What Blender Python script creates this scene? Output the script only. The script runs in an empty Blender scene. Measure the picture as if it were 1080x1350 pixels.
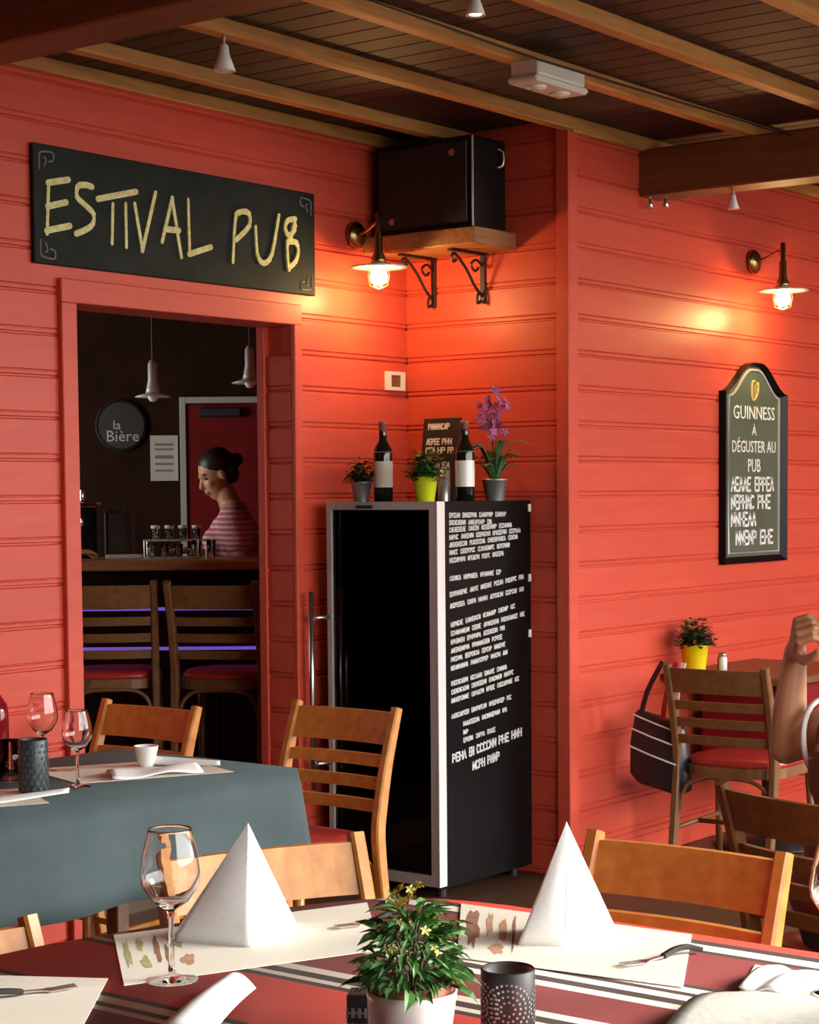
import bpy, bmesh, math, random
from mathutils import Vector, Matrix, Euler
R_ = random.Random(7)
PI = math.pi
SC = bpy.context.scene
COL = SC.collection

# ------------------------------------------------------------------ camera, sky, exposure
YAW, PITCH, ROLL, EYE = 0.650749662, 0.0620057269, -0.00805419716, 1.52
_v = Vector((math.cos(YAW), math.sin(YAW), 0)); _r = Vector((math.sin(YAW), -math.cos(YAW), 0)); _u = Vector((0, 0, 1))
_F = math.cos(PITCH)*_v - math.sin(PITCH)*_u; _U0 = math.sin(PITCH)*_v + math.cos(PITCH)*_u
_R = math.cos(ROLL)*_r + math.sin(ROLL)*_U0; _U = -math.sin(ROLL)*_r + math.cos(ROLL)*_U0
cd = bpy.data.cameras.new('camera'); cam = bpy.data.objects.new('camera', cd); COL.objects.link(cam)
m = Matrix.Identity(4)
for i in range(3):
    m[i][0] = _R[i]; m[i][1] = _U[i]; m[i][2] = -_F[i]
m[2][3] = EYE
cam.matrix_world = m
cd.sensor_fit = 'HORIZONTAL'; cd.sensor_width = 36; cd.lens = 2497.7/1080*36
cd.shift_x = -15.34/1080; cd.shift_y = 130.75/1080; cd.clip_start = 0.05
SC.camera = cam

w = bpy.data.worlds.new('sky'); SC.world = w; w.use_nodes = True
bg = w.node_tree.nodes['Background']; bg.inputs[0].default_value = (1.0, 0.96, 0.90, 1); bg.inputs[1].default_value = 8.0
SC.view_settings.view_transform = 'Standard'; SC.view_settings.look = 'None'
SC.view_settings.gamma = 1; SC.view_settings.use_curve_mapping = False
SC.view_settings.exposure = 0.0

sl = bpy.data.lights.new('sun_offscreen', 'SUN'); sun = bpy.data.objects.new('sun_offscreen', sl); COL.objects.link(sun)
sl.energy = 9.0; sl.angle = math.radians(24); sl.color = (1, .96, .9)
sun.rotation_euler = Vector((-0.62, 0.64, -0.40)).to_track_quat('-Z', 'Y').to_euler()

# the bar room's faces and glasses are lit from its left side, beyond the door post
bl = bpy.data.lights.new('bar_window_left_offscreen', 'AREA'); bw = bpy.data.objects.new('bar_window_left_offscreen', bl); COL.objects.link(bw)
bl.shape = 'RECTANGLE'; bl.size = 1.2; bl.size_y = 1.2; bl.energy = 34; bl.color = (1, .93, .84)
bw.location = _r*-3.05 + _v*8.55 + Vector((0, 0, 1.75)); bw.rotation_euler = Vector((.77, -.64, -.06)).to_track_quat('-Z', 'Y').to_euler()

def IN(lat, dep, z=0.0):           # bar room axes: lateral, depth, height
    return _r*lat + _v*dep + Vector((0, 0, z))
IYAW = math.atan2(_r.y, _r.x)      # rotation of the bar room (its x axis runs along the counter)

# ------------------------------------------------------------------ materials
def mat(name, col=(.5, .5, .5), rough=.5, metal=0, spec=.5, **kw):
    M = bpy.data.materials.new(name); M.use_nodes = True
    b = M.node_tree.nodes['Principled BSDF']
    b.inputs['Base Color'].default_value = (*col, 1); b.inputs['Roughness'].default_value = rough
    b.inputs['Metallic'].default_value = metal; b.inputs['Specular IOR Level'].default_value = spec
    for k, val in kw.items():
        b.inputs[k.replace('_', ' ')].default_value = val
    return M
def nd(M, t, **kw):
    n = M.node_tree.nodes.new(t)
    for k, val in kw.items(): setattr(n, k, val)
    return n
def bs(M): return M.node_tree.nodes['Principled BSDF']
def noisy(name, c1, c2, scale=(1, 1, 1), nscale=8, rough=.5, detail=5, bump=0, rnd=0, spec=.5, metal=0, coords='Object', lo=.3, hi=.7):
    M = mat(name, c1, rough, metal, spec); L = M.node_tree.links
    tc = nd(M, 'ShaderNodeTexCoord'); mp = nd(M, 'ShaderNodeMapping'); mp.inputs['Scale'].default_value = scale
    L.new(tc.outputs[coords], mp.inputs[0])
    ns = nd(M, 'ShaderNodeTexNoise'); ns.inputs['Scale'].default_value = nscale; ns.inputs['Detail'].default_value = detail
    ns.noise_dimensions = '4D'
    oi = nd(M, 'ShaderNodeObjectInfo'); mu = nd(M, 'ShaderNodeMath', operation='MULTIPLY'); mu.inputs[1].default_value = 37
    L.new(oi.outputs['Random'], mu.inputs[0]); L.new(mu.outputs[0], ns.inputs['W'])
    L.new(mp.outputs[0], ns.inputs['Vector'])
    rp = nd(M, 'ShaderNodeValToRGB'); rp.color_ramp.elements[0].position = lo; rp.color_ramp.elements[1].position = hi
    rp.color_ramp.elements[0].color = (*c1, 1); rp.color_ramp.elements[1].color = (*c2, 1)
    L.new(ns.outputs['Fac'], rp.inputs[0])
    out = rp.outputs[0]
    if rnd:
        hs = nd(M, 'ShaderNodeHueSaturation'); mr = nd(M, 'ShaderNodeMapRange')
        mr.inputs['To Min'].default_value = 1-rnd; mr.inputs['To Max'].default_value = 1+rnd
        L.new(oi.outputs['Random'], mr.inputs[0]); L.new(mr.outputs[0], hs.inputs['Value']); L.new(out, hs.inputs['Color'])
        out = hs.outputs[0]
    L.new(out, bs(M).inputs['Base Color'])
    if bump:
        bp = nd(M, 'ShaderNodeBump'); bp.inputs['Strength'].default_value = bump; bp.inputs['Distance'].default_value = .004
        L.new(ns.outputs['Fac'], bp.inputs['Height']); L.new(bp.outputs[0], bs(M).inputs['Normal'])
    return M
RED = noisy('red_paint', (.58, .070, .040), (.64, .085, .049), (1, 8, 8), 4, .42, bump=.10, rnd=.04, spec=.35)
JOIST = noisy('pine_joist', (.38, .16, .036), (.62, .31, .085), (1.2, 14, 14), 3, .55, rnd=.08)
BEAM = noisy('stained_beam', (.12, .038, .010), (.20, .068, .020), (10, 1, 10), 3, .5)
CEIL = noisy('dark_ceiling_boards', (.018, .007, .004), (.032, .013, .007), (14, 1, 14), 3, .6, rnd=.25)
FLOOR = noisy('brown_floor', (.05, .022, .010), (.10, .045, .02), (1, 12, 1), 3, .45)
PAVE = noisy('paving', (.10, .095, .085), (.15, .14, .125), (1, 1, 1), 2, .8)
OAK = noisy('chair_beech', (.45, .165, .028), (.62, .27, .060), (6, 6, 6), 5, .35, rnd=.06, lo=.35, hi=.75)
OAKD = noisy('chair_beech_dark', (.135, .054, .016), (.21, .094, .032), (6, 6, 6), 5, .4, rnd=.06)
SHELF = noisy('shelf_wood', (.26, .10, .032), (.42, .19, .075), (3, 18, 18), 3, .5)
BARW = noisy('bar_wood', (.26, .085, .032), (.42, .16, .06), (2, 16, 16), 3, .3)
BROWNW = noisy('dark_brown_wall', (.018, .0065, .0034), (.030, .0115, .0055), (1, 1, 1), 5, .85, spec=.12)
REDDOOR = noisy('deep_red_door', (.15, .006, .007), (.20, .009, .010), (1, 1, 3), 4, .7, spec=.15)
VINYL = noisy('red_vinyl', (.34, .022, .018), (.42, .03, .024), (1, 1, 1), 30, .38)
BLACK = noisy('black_gloss', (.003, .003, .0034), (.006, .006, .0066), (1, 1, 1), 6, .28, spec=.12)
BLACKM = noisy('black_matte', (.008, .008, .009), (.016, .016, .017), (1, 1, 1), 20, .55)
SPK = noisy('speaker_black', (.004, .0035, .0035), (.008, .007, .007), (1, 1, 1), 30, .45, spec=.2)
CHALKB = noisy('chalkboard', (.009, .013, .011), (.019, .025, .021), (1, 1, 1), 9, .6, spec=.15)
SLATEG = noisy('green_chalkboard', (.060, .098, .066), (.085, .128, .09), (1, 1, 1), 5, .28)
CHALKY = noisy('yellow_chalk', (.55, .50, .16), (.80, .78, .45), (1, 1, 1), 60, .9)
WHITEP = noisy('white_paint_pen', (.72, .74, .72), (.86, .87, .85), (1, 1, 1), 50, .8)
GREYP = noisy('grey_ornament', (.16, .15, .14), (.24, .22, .21), (1, 1, 1), 50, .8)
GOLDP = noisy('gold_print', (.42, .34, .10), (.58, .47, .16), (1, 1, 1), 50, .5)
STEEL = noisy('brushed_steel', (.55, .56, .57), (.68, .69, .70), (30, 30, 1), 4, .28, metal=1)
ALU = noisy('satin_aluminium', (.44, .44, .43), (.52, .52, .51), (30, 30, 1), 4, .42, metal=.25)
EDGE = noisy('bright_edge_metal', (.72, .72, .72), (.80, .80, .80), (30, 30, 1), 4, .3, metal=.2)
CHROME = noisy('chrome', (.75, .76, .77), (.85, .85, .86), (1, 1, 1), 4, .1, metal=1)
BRASS = noisy('aged_brass', (.28, .19, .07), (.42, .30, .12), (1, 1, 1), 12, .28, metal=1)
IRON = noisy('wrought_iron', (.016, .010, .009), (.035, .022, .018), (1, 1, 1), 30, .5, metal=.3)
ENAMEL = noisy('white_enamel', (.78, .78, .76), (.84, .84, .82), (1, 1, 1), 6, .25)
PLASTIC = noisy('white_plastic', (.70, .70, .62), (.76, .76, .69), (1, 1, 1), 6, .35)
CHINA = noisy('white_china', (.82, .82, .80), (.88, .88, .87), (1, 1, 1), 6, .18)
PAPERN = noisy('napkin_paper', (.80, .80, .80), (.86, .86, .86), (1, 1, 1), 120, .9, bump=.15)
MAT = noisy('placemat_paper', (.80, .74, .62), (.86, .80, .69), (1, 1, 1), 3, .75)
PRINTG = noisy('print_green', (.32, .33, .12), (.5, .48, .26), (1, 1, 1), 30, .8)
PRINTB = noisy('print_brown', (.22, .10, .06), (.40, .20, .12), (1, 1, 1), 30, .8)
PRINTO = noisy('print_orange', (.45, .20, .10), (.58, .36, .22), (1, 1, 1), 30, .8)
TEAL = noisy('slate_cloth', (.045, .072, .080), (.064, .096, .104), (1, 1, 1), 7, .85)
GLASS = mat('clear_glass', (1, 1, 1), .0, Transmission_Weight=1.0, IOR=1.45)
TERRA = noisy('terracotta', (.30, .095, .055), (.40, .14, .085), (1, 1, 1), 12, .7)
SOIL = noisy('soil', (.02, .012, .008), (.04, .026, .016), (1, 1, 1), 60, .9)
LIME = noisy('lime_ceramic', (.58, .68, .012), (.64, .73, .025), (1, 1, 1), 4, .3)
YELLOW = noisy('yellow_ceramic', (.80, .60, .006), (.86, .66, .01), (1, 1, 1), 4, .35)
ZINC = noisy('zinc', (.30, .31, .32), (.55, .56, .57), (1, 1, 1), 9, .35, metal=.8)
LEAF = noisy('leaf_green', (.03, .11, .022), (.10, .25, .06), (1, 1, 1), 12, .45, rnd=.35)
LEAFD = noisy('leaf_dark', (.012, .045, .012), (.035, .09, .024), (1, 1, 1), 12, .4, rnd=.3)
LEAFB = noisy('leaf_bronze', (.04, .035, .012), (.09, .08, .03), (1, 1, 1), 12, .5, rnd=.3)
FLOWY = noisy('flower_cream', (.55, .58, .14), (.75, .74, .30), (1, 1, 1), 20, .6)
FLOWO = noisy('flower_ochre', (.50, .26, .02), (.70, .48, .06), (1, 1, 1), 20, .6)
PURPLE = noisy('orchid_purple', (.34, .07, .26), (.52, .16, .40), (1, 1, 1), 20, .6)
STEM = noisy('plant_stem', (.09, .07, .02), (.14, .12, .04), (1, 1, 1), 20, .6)
WINEG = noisy('bottle_glass', (.006, .007, .005), (.012, .012, .008), (1, 1, 1), 5, .08)
FOIL = noisy('bottle_foil', (.22, .08, .07), (.34, .14, .12), (1, 1, 1), 9, .35)
LABELP = noisy('bottle_label', (.66, .63, .52), (.76, .73, .62), (1, 1, 1), 14, .7)
ROSE = mat('red_bottle_glass', (.16, .006, .008), .06)
SKIN = noisy('skin', (.50, .255, .15), (.56, .30, .185), (1, 1, 1), 9, .5)
SKIND = noisy('skin_tan', (.44, .215, .115), (.52, .27, .15), (1, 1, 1), 9, .45)
HAIR = noisy('dark_hair', (.010, .006, .004), (.028, .017, .010), (4, 4, 30), 8, .45)
LIPS = noisy('lips', (.36, .11, .085), (.4, .13, .1), (1, 1, 1), 9, .5)
EYEW = noisy('eye', (.05, .04, .035), (.08, .06, .05), (1, 1, 1), 9, .3)
RUST = noisy('rust_top', (.20, .055, .035), (.26, .075, .05), (1, 1, 1), 30, .85)
JEANS = noisy('dark_jeans', (.02, .025, .04), (.035, .042, .06), (1, 1, 1), 40, .85)
SHOE = noisy('shoe', (.015, .012, .010), (.03, .025, .02), (1, 1, 1), 10, .5)
PIPING = noisy('white_piping', (.74, .74, .70), (.82, .82, .78), (1, 1, 1), 10, .7)
GREYN = noisy('grey_linen', (.42, .41, .36), (.50, .49, .43), (1, 1, 1), 80, .9, bump=.2)
BAGB = noisy('black_bag', (.010, .008, .010), (.022, .018, .022), (1, 1, 1), 20, .4)
def emis(name, col, st):
    M = mat(name, col, .4); bs(M).inputs['Emission Color'].default_value = (*col, 1); bs(M).inputs['Emission Strength'].default_value = st
    return M
BULB = emis('lit_bulb', (1, .80, .42), 9)
SPOTB = emis('lit_spot', (1, .82, .40), 6)
LED = emis('violet_led', (.19, .09, .62), .75)
# tinted fridge pane: part see-through, part mirror
M = bpy.data.materials.new('tinted_pane'); M.use_nodes = True; nt = M.node_tree; nt.nodes.clear()
o_ = nt.nodes.new('ShaderNodeOutputMaterial'); mx = nt.nodes.new('ShaderNodeMixShader'); tr = nt.nodes.new('ShaderNodeBsdfTransparent')
gl = nt.nodes.new('ShaderNodeBsdfGlossy'); fr = nt.nodes.new('ShaderNodeFresnel'); fr.inputs[0].default_value = 1.45
tr.inputs[0].default_value = (.40, .37, .36, 1); gl.inputs['Roughness'].default_value = .03; gl.inputs[0].default_value = (.8, .8, .8, 1)
nt.links.new(fr.outputs[0], mx.inputs[0]); nt.links.new(tr.outputs[0], mx.inputs[1]); nt.links.new(gl.outputs[0], mx.inputs[2]); nt.links.new(mx.outputs[0], o_.inputs[0])
PANE = M
def stripes_x(name, stops, base_noise=.06, axis='X', scale=1.0):
    M = mat(name, (1, 1, 1), .85); L = M.node_tree.links
    tc = nd(M, 'ShaderNodeTexCoord'); sp = nd(M, 'ShaderNodeSeparateXYZ'); L.new(tc.outputs['Object'], sp.inputs[0])
    lo = stops[0][0]; hi = stops[-1][0]
    mr = nd(M, 'ShaderNodeMapRange'); mr.inputs['From Min'].default_value = lo; mr.inputs['From Max'].default_value = hi
    L.new(sp.outputs[axis], mr.inputs[0])
    rp = nd(M, 'ShaderNodeValToRGB'); rp.color_ramp.interpolation = 'CONSTANT'; e = rp.color_ramp.elements
    for i, (p, c) in enumerate(stops[:-1]):
        t = (p-lo)/(hi-lo)
        el = e[i] if i < 2 else e.new(t)
        el.position = t; el.color = (*c, 1)
    L.new(mr.outputs[0], rp.inputs[0]); L.new(rp.outputs[0], bs(M).inputs['Base Color'])
    return M

# ------------------------------------------------------------------ mesh helpers
def link(name, me, m, parent=None, smooth=False):
    if m is not None: me.materials.append(m)
    o = bpy.data.objects.new(name, me); COL.objects.link(o)
    if smooth:
        for p in me.polygons: p.use_smooth = True
    if parent is not None: o.parent = parent
    return o
def obj(name, bm, m, parent=None, smooth=False, loc=None, rot=None):
    bmesh.ops.recalc_face_normals(bm, faces=bm.faces)
    me = bpy.data.meshes.new(name); bm.to_mesh(me); bm.free()
    o = link(name, me, m, parent, smooth)
    if loc is not None: o.location = loc
    if rot is not None: o.rotation_euler = rot
    return o
def thing(name, label, cat, loc=(0, 0, 0), rotz=0, group=None):
    o = bpy.data.objects.new(name, None); COL.objects.link(o); o.empty_display_size = .05
    o.location = loc; o.rotation_euler = (0, 0, rotz); o['label'] = label; o['category'] = cat
    if group: o['group'] = group
    return o
def tag(o, label, cat, group=None):
    o['label'] = label; o['category'] = cat
    if group: o['group'] = group
    return o
def struct(o): o['kind'] = 'structure'; return o
def B(): return bmesh.new()
def box(bm, c, s, rot=None, bevel=0):
    M4 = Matrix.Translation(Vector(c))
    if rot is not None: M4 = M4 @ Euler(rot).to_matrix().to_4x4()
    g = bmesh.ops.create_cube(bm, size=1.0, matrix=M4 @ Matrix.Diagonal((*s, 1)))
    if bevel:
        es = set(e for v in g['verts'] for e in v.link_edges)
        bmesh.ops.bevel(bm, geom=list(es), offset=bevel, segments=1, profile=.5, affect='EDGES')
    return bm
def box2(bm, a, b, bevel=0):
    c = [(a[i]+b[i])/2 for i in range(3)]; s = [abs(b[i]-a[i]) for i in range(3)]
    return box(bm, c, s, None, bevel)
def ring(bm, c, ax1, ax2, r1, r2, n): return [bm.verts.new(Vector(c)+ax1*(math.cos(2*PI*i/n)*r1)+ax2*(math.sin(2*PI*i/n)*r2)) for i in range(n)]
def bridge(bm, a, b):
    n = len(a)
    for i in range(n): bm.faces.new((a[i], a[(i+1) % n], b[(i+1) % n], b[i]))
def lathe(bm, prof, n=20, c=(0, 0, 0), cap=True, axis='Z'):
    rs = []
    for r, z in prof:
        if axis == 'Z': rs.append(ring(bm, Vector(c)+Vector((0, 0, z)), Vector((1, 0, 0)), Vector((0, 1, 0)), max(r, 1e-4), max(r, 1e-4), n))
        elif axis == 'Y': rs.append(ring(bm, Vector(c)+Vector((0, z, 0)), Vector((1, 0, 0)), Vector((0, 0, 1)), max(r, 1e-4), max(r, 1e-4), n))
        else: rs.append(ring(bm, Vector(c)+Vector((z, 0, 0)), Vector((0, 1, 0)), Vector((0, 0, 1)), max(r, 1e-4), max(r, 1e-4), n))
    for a, b in zip(rs, rs[1:]): bridge(bm, a, b)
    if cap: bm.faces.new(rs[0]); bm.faces.new(rs[-1])
    return bm
def tube(bm, pts, rad, n=8, closed=False, flat=None, cap=True):
    pts = [Vector(p) for p in pts]; N = len(pts)
    rad = rad if isinstance(rad, (list, tuple)) else [rad]*N
    rs = []; up = None
    for i, p in enumerate(pts):
        a = pts[i-1] if (i > 0 or closed) else p; b = pts[(i+1) % N] if (i < N-1 or closed) else p
        t = (b-a).normalized()
        if up is None: up = Vector((0, 0, 1)) if abs(t.z) < .9 else Vector((1, 0, 0))
        s = t.cross(up)
        if s.length < 1e-5: s = t.orthogonal()
        s.normalize(); up = s.cross(t).normalized()
        rs.append(ring(bm, p, s, up, rad[i], rad[i], n))
    for a, b in zip(rs, rs[1:]): bridge(bm, a, b)
    if closed: bridge(bm, rs[-1], rs[0])
    elif cap: bm.faces.new(rs[0]); bm.faces.new(rs[-1])
    return bm
def bar(bm, pts, wv, wid, dep):
    """rectangular section swept along pts; wv = width direction, wid, dep may be lists"""
    pts = [Vector(p) for p in pts]; N = len(pts); wv = Vector(wv).normalized()
    wid = wid if isinstance(wid, (list, tuple)) else [wid]*N
    dep = dep if isinstance(dep, (list, tuple)) else [dep]*N
    rs = []
    for i, p in enumerate(pts):
        t = (pts[min(i+1, N-1)]-pts[max(i-1, 0)]).normalized(); s = (wv - t*wv.dot(t)).normalized(); d = t.cross(s)
        a, b = wid[i]/2, dep[i]/2; c = min(a, b)*.35
        rs.append([bm.verts.new(p+s*x+d*y) for x, y in ((a, b-c), (a-c, b), (-a+c, b), (-a, b-c), (-a, -b+c), (-a+c, -b), (a-c, -b), (a, -b+c))])
    for a, b in zip(rs, rs[1:]): bridge(bm, a, b)
    bm.faces.new(rs[0]); bm.faces.new(rs[-1])
    return bm
def prism(bm, poly, z0, z1, M4=None):
    M4 = M4 or Matrix.Identity(4)
    a = [bm.verts.new(M4 @ Vector((x, y, z0))) for x, y in poly]; b = [bm.verts.new(M4 @ Vector((x, y, z1))) for x, y in poly]
    bridge(bm, a, b); bm.faces.new(a); bm.faces.new(b)
    return bm
def smoothpath(pts, k=4):
    P = [Vector(p) for p in pts]; out = []
    for i in range(len(P)-1):
        p0, p1, p2, p3 = P[max(i-1, 0)], P[i], P[i+1], P[min(i+2, len(P)-1)]
        for j in range(k):
            t = j/k
            out.append(.5*((2*p1)+(-p0+p2)*t+(2*p0-5*p1+4*p2-p3)*t*t+(-p0+3*p1-3*p2+p3)*t**3))
    out.append(P[-1]); return out
def copytree(o, parent=None):
    c = o.copy(); COL.objects.link(c)
    if parent is not None: c.parent = parent
    for ch in o.children: copytree(ch, c)
    return c
def text(name, s, size, m, parent, loc, rot, extrude=.0008, width=None):
    cu = bpy.data.curves.new('t', 'FONT'); cu.body = s; cu.size = size; cu.align_x = 'CENTER'; cu.align_y = 'CENTER'; cu.extrude = extrude
    cu.resolution_u = 2
    t = bpy.data.objects.new('t', cu); COL.objects.link(t); bpy.context.view_layer.update()
    me = bpy.data.meshes.new_from_object(t.evaluated_get(bpy.context.evaluated_depsgraph_get()))
    bpy.data.objects.remove(t); bpy.data.curves.remove(cu)
    if width:
        xs = [v.co.x for v in me.vertices]
        k = width/(max(xs)-min(xs))
        for v in me.vertices: v.co.x *= k
    o = link(name, me, m, parent); o.location = loc; o.rotation_euler = rot
    return o
def scribble(bm, x, y, wid, h, rng, lw, slope=0.0):
    """hand-lettered strokes that cannot be read, on the local XY plane"""
    n = max(2, int(wid/(h*.62))); cw = wid/n
    for k in range(n):
        cx = x+k*cw; kind = rng.randrange(6); g = cw*.78
        S = {0: [[(0, 0), (0, 1)], [(0, .5), (1, .5)], [(1, 0), (1, 1)]], 1: [[(0, 0), (0, 1), (1, .9), (.9, .5), (0, .5)]],
             2: [[(1, .9), (.2, 1), (0, .5), (.2, 0), (1, .1)]], 3: [[(0, 0), (.5, 1), (1, 0)], [(.2, .4), (.8, .4)]],
             4: [[(1, 1), (0, 1), (0, 0), (1, 0)], [(0, .5), (.8, .5)]], 5: [[(0, 0), (0, 1), (1, 0), (1, 1)]]}[kind]
        for st in S:
            for (a, b), (c, d) in zip(st, st[1:]):
                p = Vector((cx+a*g, y+b*h+(cx-x)*slope, 0)); q = Vector((cx+c*g, y+d*h+(cx-x)*slope, 0))
                t = (q-p).normalized(); nn = Vector((-t.y, t.x, 0))*lw/2; p -= t*lw*.3; q += t*lw*.3
                top = [bm.verts.new(v+Vector((0, 0, .0012))) for v in (p+nn, p-nn, q-nn, q+nn)]
                bot = [bm.verts.new(v) for v in (p+nn, p-nn, q-nn, q+nn)]
                bm.faces.new(top); bridge(bm, bot, top)

# ------------------------------------------------------------------ the setting
YA, XB, YC, ZC, PITCHB, Z0 = 4.81, 6.235, 4.02, 2.91, .1385, 1.50
DX0, DX1, DZ = 4.395, 5.505, 2.17
def board_mesh(L):
    p = PITCHB; bm = B()
    prof = [(0, 0), (.009, 0), (.009, .005), (.0165, .0085), (.0165, .0185), (.012, .021), (.012, .0225), (.018, .026), (.018, p-.004), (.013, p), (0, p)]
    a = [bm.verts.new((0, -y, z)) for y, z in prof]; b = [bm.verts.new((L, -y, z)) for y, z in prof]
    bridge(bm, a, b); bm.faces.new(a); bm.faces.new(b); bmesh.ops.recalc_face_normals(bm, faces=bm.faces)
    me = bpy.data.meshes.new('board'); bm.to_mesh(me); bm.free(); me.materials.append(RED); return me
BM_CACHE = {}
def board(parent, x0, x1, z, plane, along='X'):
    L = round(x1-x0, 4)
    if L not in BM_CACHE: BM_CACHE[L] = board_mesh(L)
    o = bpy.data.objects.new('board', BM_CACHE[L]); COL.objects.link(o); o.parent = parent
    if along == 'X': o.location = (x0, plane+.018, z)
    else: o.location = (plane+.018, x1, z); o.rotation_euler = (0, 0, -PI/2)
    if z < 0: o.location.z = 0; o.scale.z = (PITCHB+z)/PITCHB
def wall_slab(name, a, b, m=BROWNW): return struct(obj(name, box2(B(), a, b), m))
wl = struct(obj('wall_left', None or box2(box2(box2(B(), (2.0, YA+.018, 0), (DX0, YA+.17, 3.03)), (DX1+.02, YA+.018, 0), (XB+.15, YA+.17, 3.03)), (DX0, YA+.018, DZ), (DX1+.02, YA+.17, 3.03)), RED))
rows = [(k, Z0+k*PITCHB) for k in range(-11, 11)]
for k, z in rows:
    if z < DZ+.015:
        board(wl, 2.0, DX0-.05, z, YA); board(wl, DX1+.04, XB, z, YA)
    else: board(wl, 2.0, XB, z, YA)
wm = struct(obj('wall_middle', box2(B(), (XB+.018, YC+.15, 0), (XB+.15, YA+.018, 3.03)), RED))
for k, z in rows: board(wm, YC+.03, YA-.0, z, XB, 'Y')
wr = struct(obj('wall_right', box2(B(), (XB+.018, YC+.018, 0), (11.0, YC+.15, 3.03)), RED))
for k, z in rows: board(wr, XB+.05, 11.0, z, YC)
# corner cover, inside bead
struct(obj('trim_1', box2(box2(B(), (XB-.012, YC-.012, 0), (XB+.055, YC+.0, 3.0), .004), (XB-.012, YC-.010, 0), (XB+.002, YC+.05, 3.0), .004), RED))
struct(obj('trim_2', box2(B(), (DX0-.065, YA-.022, 0), (DX0+.004, YA+.169, DZ-.0045), .003), RED))
struct(obj('trim_3', box2(B(), (DX0-.065, YA-.022, DZ-.004), (DX1+.045, YA+.169, DZ+.075), .003), RED))
struct(obj('trim_4', box2(box2(B(), (DX1, YA-.022, 0), (DX1+.045, YA+.0, DZ), .004), (DX1-.008, YA+.13, 0), (DX1+.04, YA+.17, DZ), .003), RED))
wj = struct(obj('wall_jamb', box2(B(), (DX1+.018, YA, 0), (DX1+.04, YA+.17, DZ), 0), RED))
for k, z in rows:
    if z < DZ-PITCHB: board(wj, YA+.0, YA+.13, z, DX1, 'Y')
struct(obj('baseboard_right', box2(B(), (XB-.014, YC-.014, 0), (11, YC, .09), .003), RED))
# floor, ground, far enclosing walls of the terrace, two added light blockers
struct(obj('floor', box2(B(), (-2.2, -1.0, -.06), (11.2, 4.98, 0)), FLOOR))
struct(obj('ground', box2(B(), (-40, -60, -.2), (60, -1.0, -.06)), PAVE))
wall_slab('wall_back', (-2.3, -1.0, 0), (-2.2, 5.0, 3.1), BROWNW)
wall_slab('wall_side_blocker', (-2.3, -1.12, 0), (1.2, -1.0, 3.1), BROWNW)  # unseen wall, added to keep sky light off the short middle wall
wall_slab('wall_low_blocker', (1.2, -1.12, -.06), (11.0, -1.0, .85), BROWNW)  # unseen low wall, added to darken the floor and lower walls
wall_slab('wall_front', (-2.3, YA, 0), (2.0, YA+.15, 3.1), RED)
wall_slab('wall_end', (11.0, -1.0, 0), (11.15, 4.2, 3.1), RED)
# ceiling: boards over joists over beams
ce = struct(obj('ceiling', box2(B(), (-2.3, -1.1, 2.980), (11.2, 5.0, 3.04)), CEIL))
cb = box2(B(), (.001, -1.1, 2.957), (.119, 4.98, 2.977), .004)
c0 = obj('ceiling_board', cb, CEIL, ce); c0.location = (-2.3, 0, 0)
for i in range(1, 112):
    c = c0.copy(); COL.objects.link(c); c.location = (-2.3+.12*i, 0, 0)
for i, y in enumerate((4.785, 4.48, 3.98, 3.50, 3.04, 2.49, 2.0, 1.5, 1.0, .5, 0, -.5)):
    bm = box2(B(), (-2.2, y-.0, ZC), (6.235 if y > 4.1 else 11, y+.055 if i else y+.02, 2.957), .003)
    tag(obj('ceiling_joist', bm, JOIST), ['pine batten running along the top of the wall over the chalk sign', 'pine ceiling joist that runs just above the boxed speaker', 'pine ceiling joist meeting the corner post of the red wall',
        'pine ceiling joist carrying the white emergency light', 'pine ceiling joist between the emergency light and the lit spot'][i] if i < 5 else 'pine ceiling joist further out over the terrace', 'joist', 'pine ceiling joists')
tag(obj('wall_plate', box2(B(), (XB, YC-.03, ZC-.005), (11, YC+.02, 2.957), .003), JOIST), 'pine batten along the top of the red wall by the beam', 'batten')
tag(obj('roof_beam', box2(B(), (6.77, -1.1, 2.722), (6.93, YC+.01, ZC), .006), BEAM), 'thick dark beam butting against the red wall above the small spots', 'beam')
tag(obj('roof_beam', box2(B(), (3.40, -1.1, 2.72), (3.57, YA+.0, ZC), .006), BEAM), 'thick dark beam crossing the ceiling before the chalk sign', 'beam')

# bar room behind the doorway
FZ = .10
poly = [(2.6, 4.98), (6.45, 4.98), tuple(IN(.45, 10.3).xy), tuple(IN(-3.6, 10.3).xy)]
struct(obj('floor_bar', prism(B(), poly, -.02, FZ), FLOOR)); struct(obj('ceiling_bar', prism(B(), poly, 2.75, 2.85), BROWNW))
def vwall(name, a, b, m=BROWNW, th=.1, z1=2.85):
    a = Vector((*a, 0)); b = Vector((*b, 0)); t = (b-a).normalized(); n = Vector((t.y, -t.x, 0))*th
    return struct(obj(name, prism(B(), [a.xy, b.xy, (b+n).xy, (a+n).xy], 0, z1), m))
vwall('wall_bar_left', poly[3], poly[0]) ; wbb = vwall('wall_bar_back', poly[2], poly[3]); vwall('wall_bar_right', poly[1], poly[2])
for o in bpy.data.objects:
    pass
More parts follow.
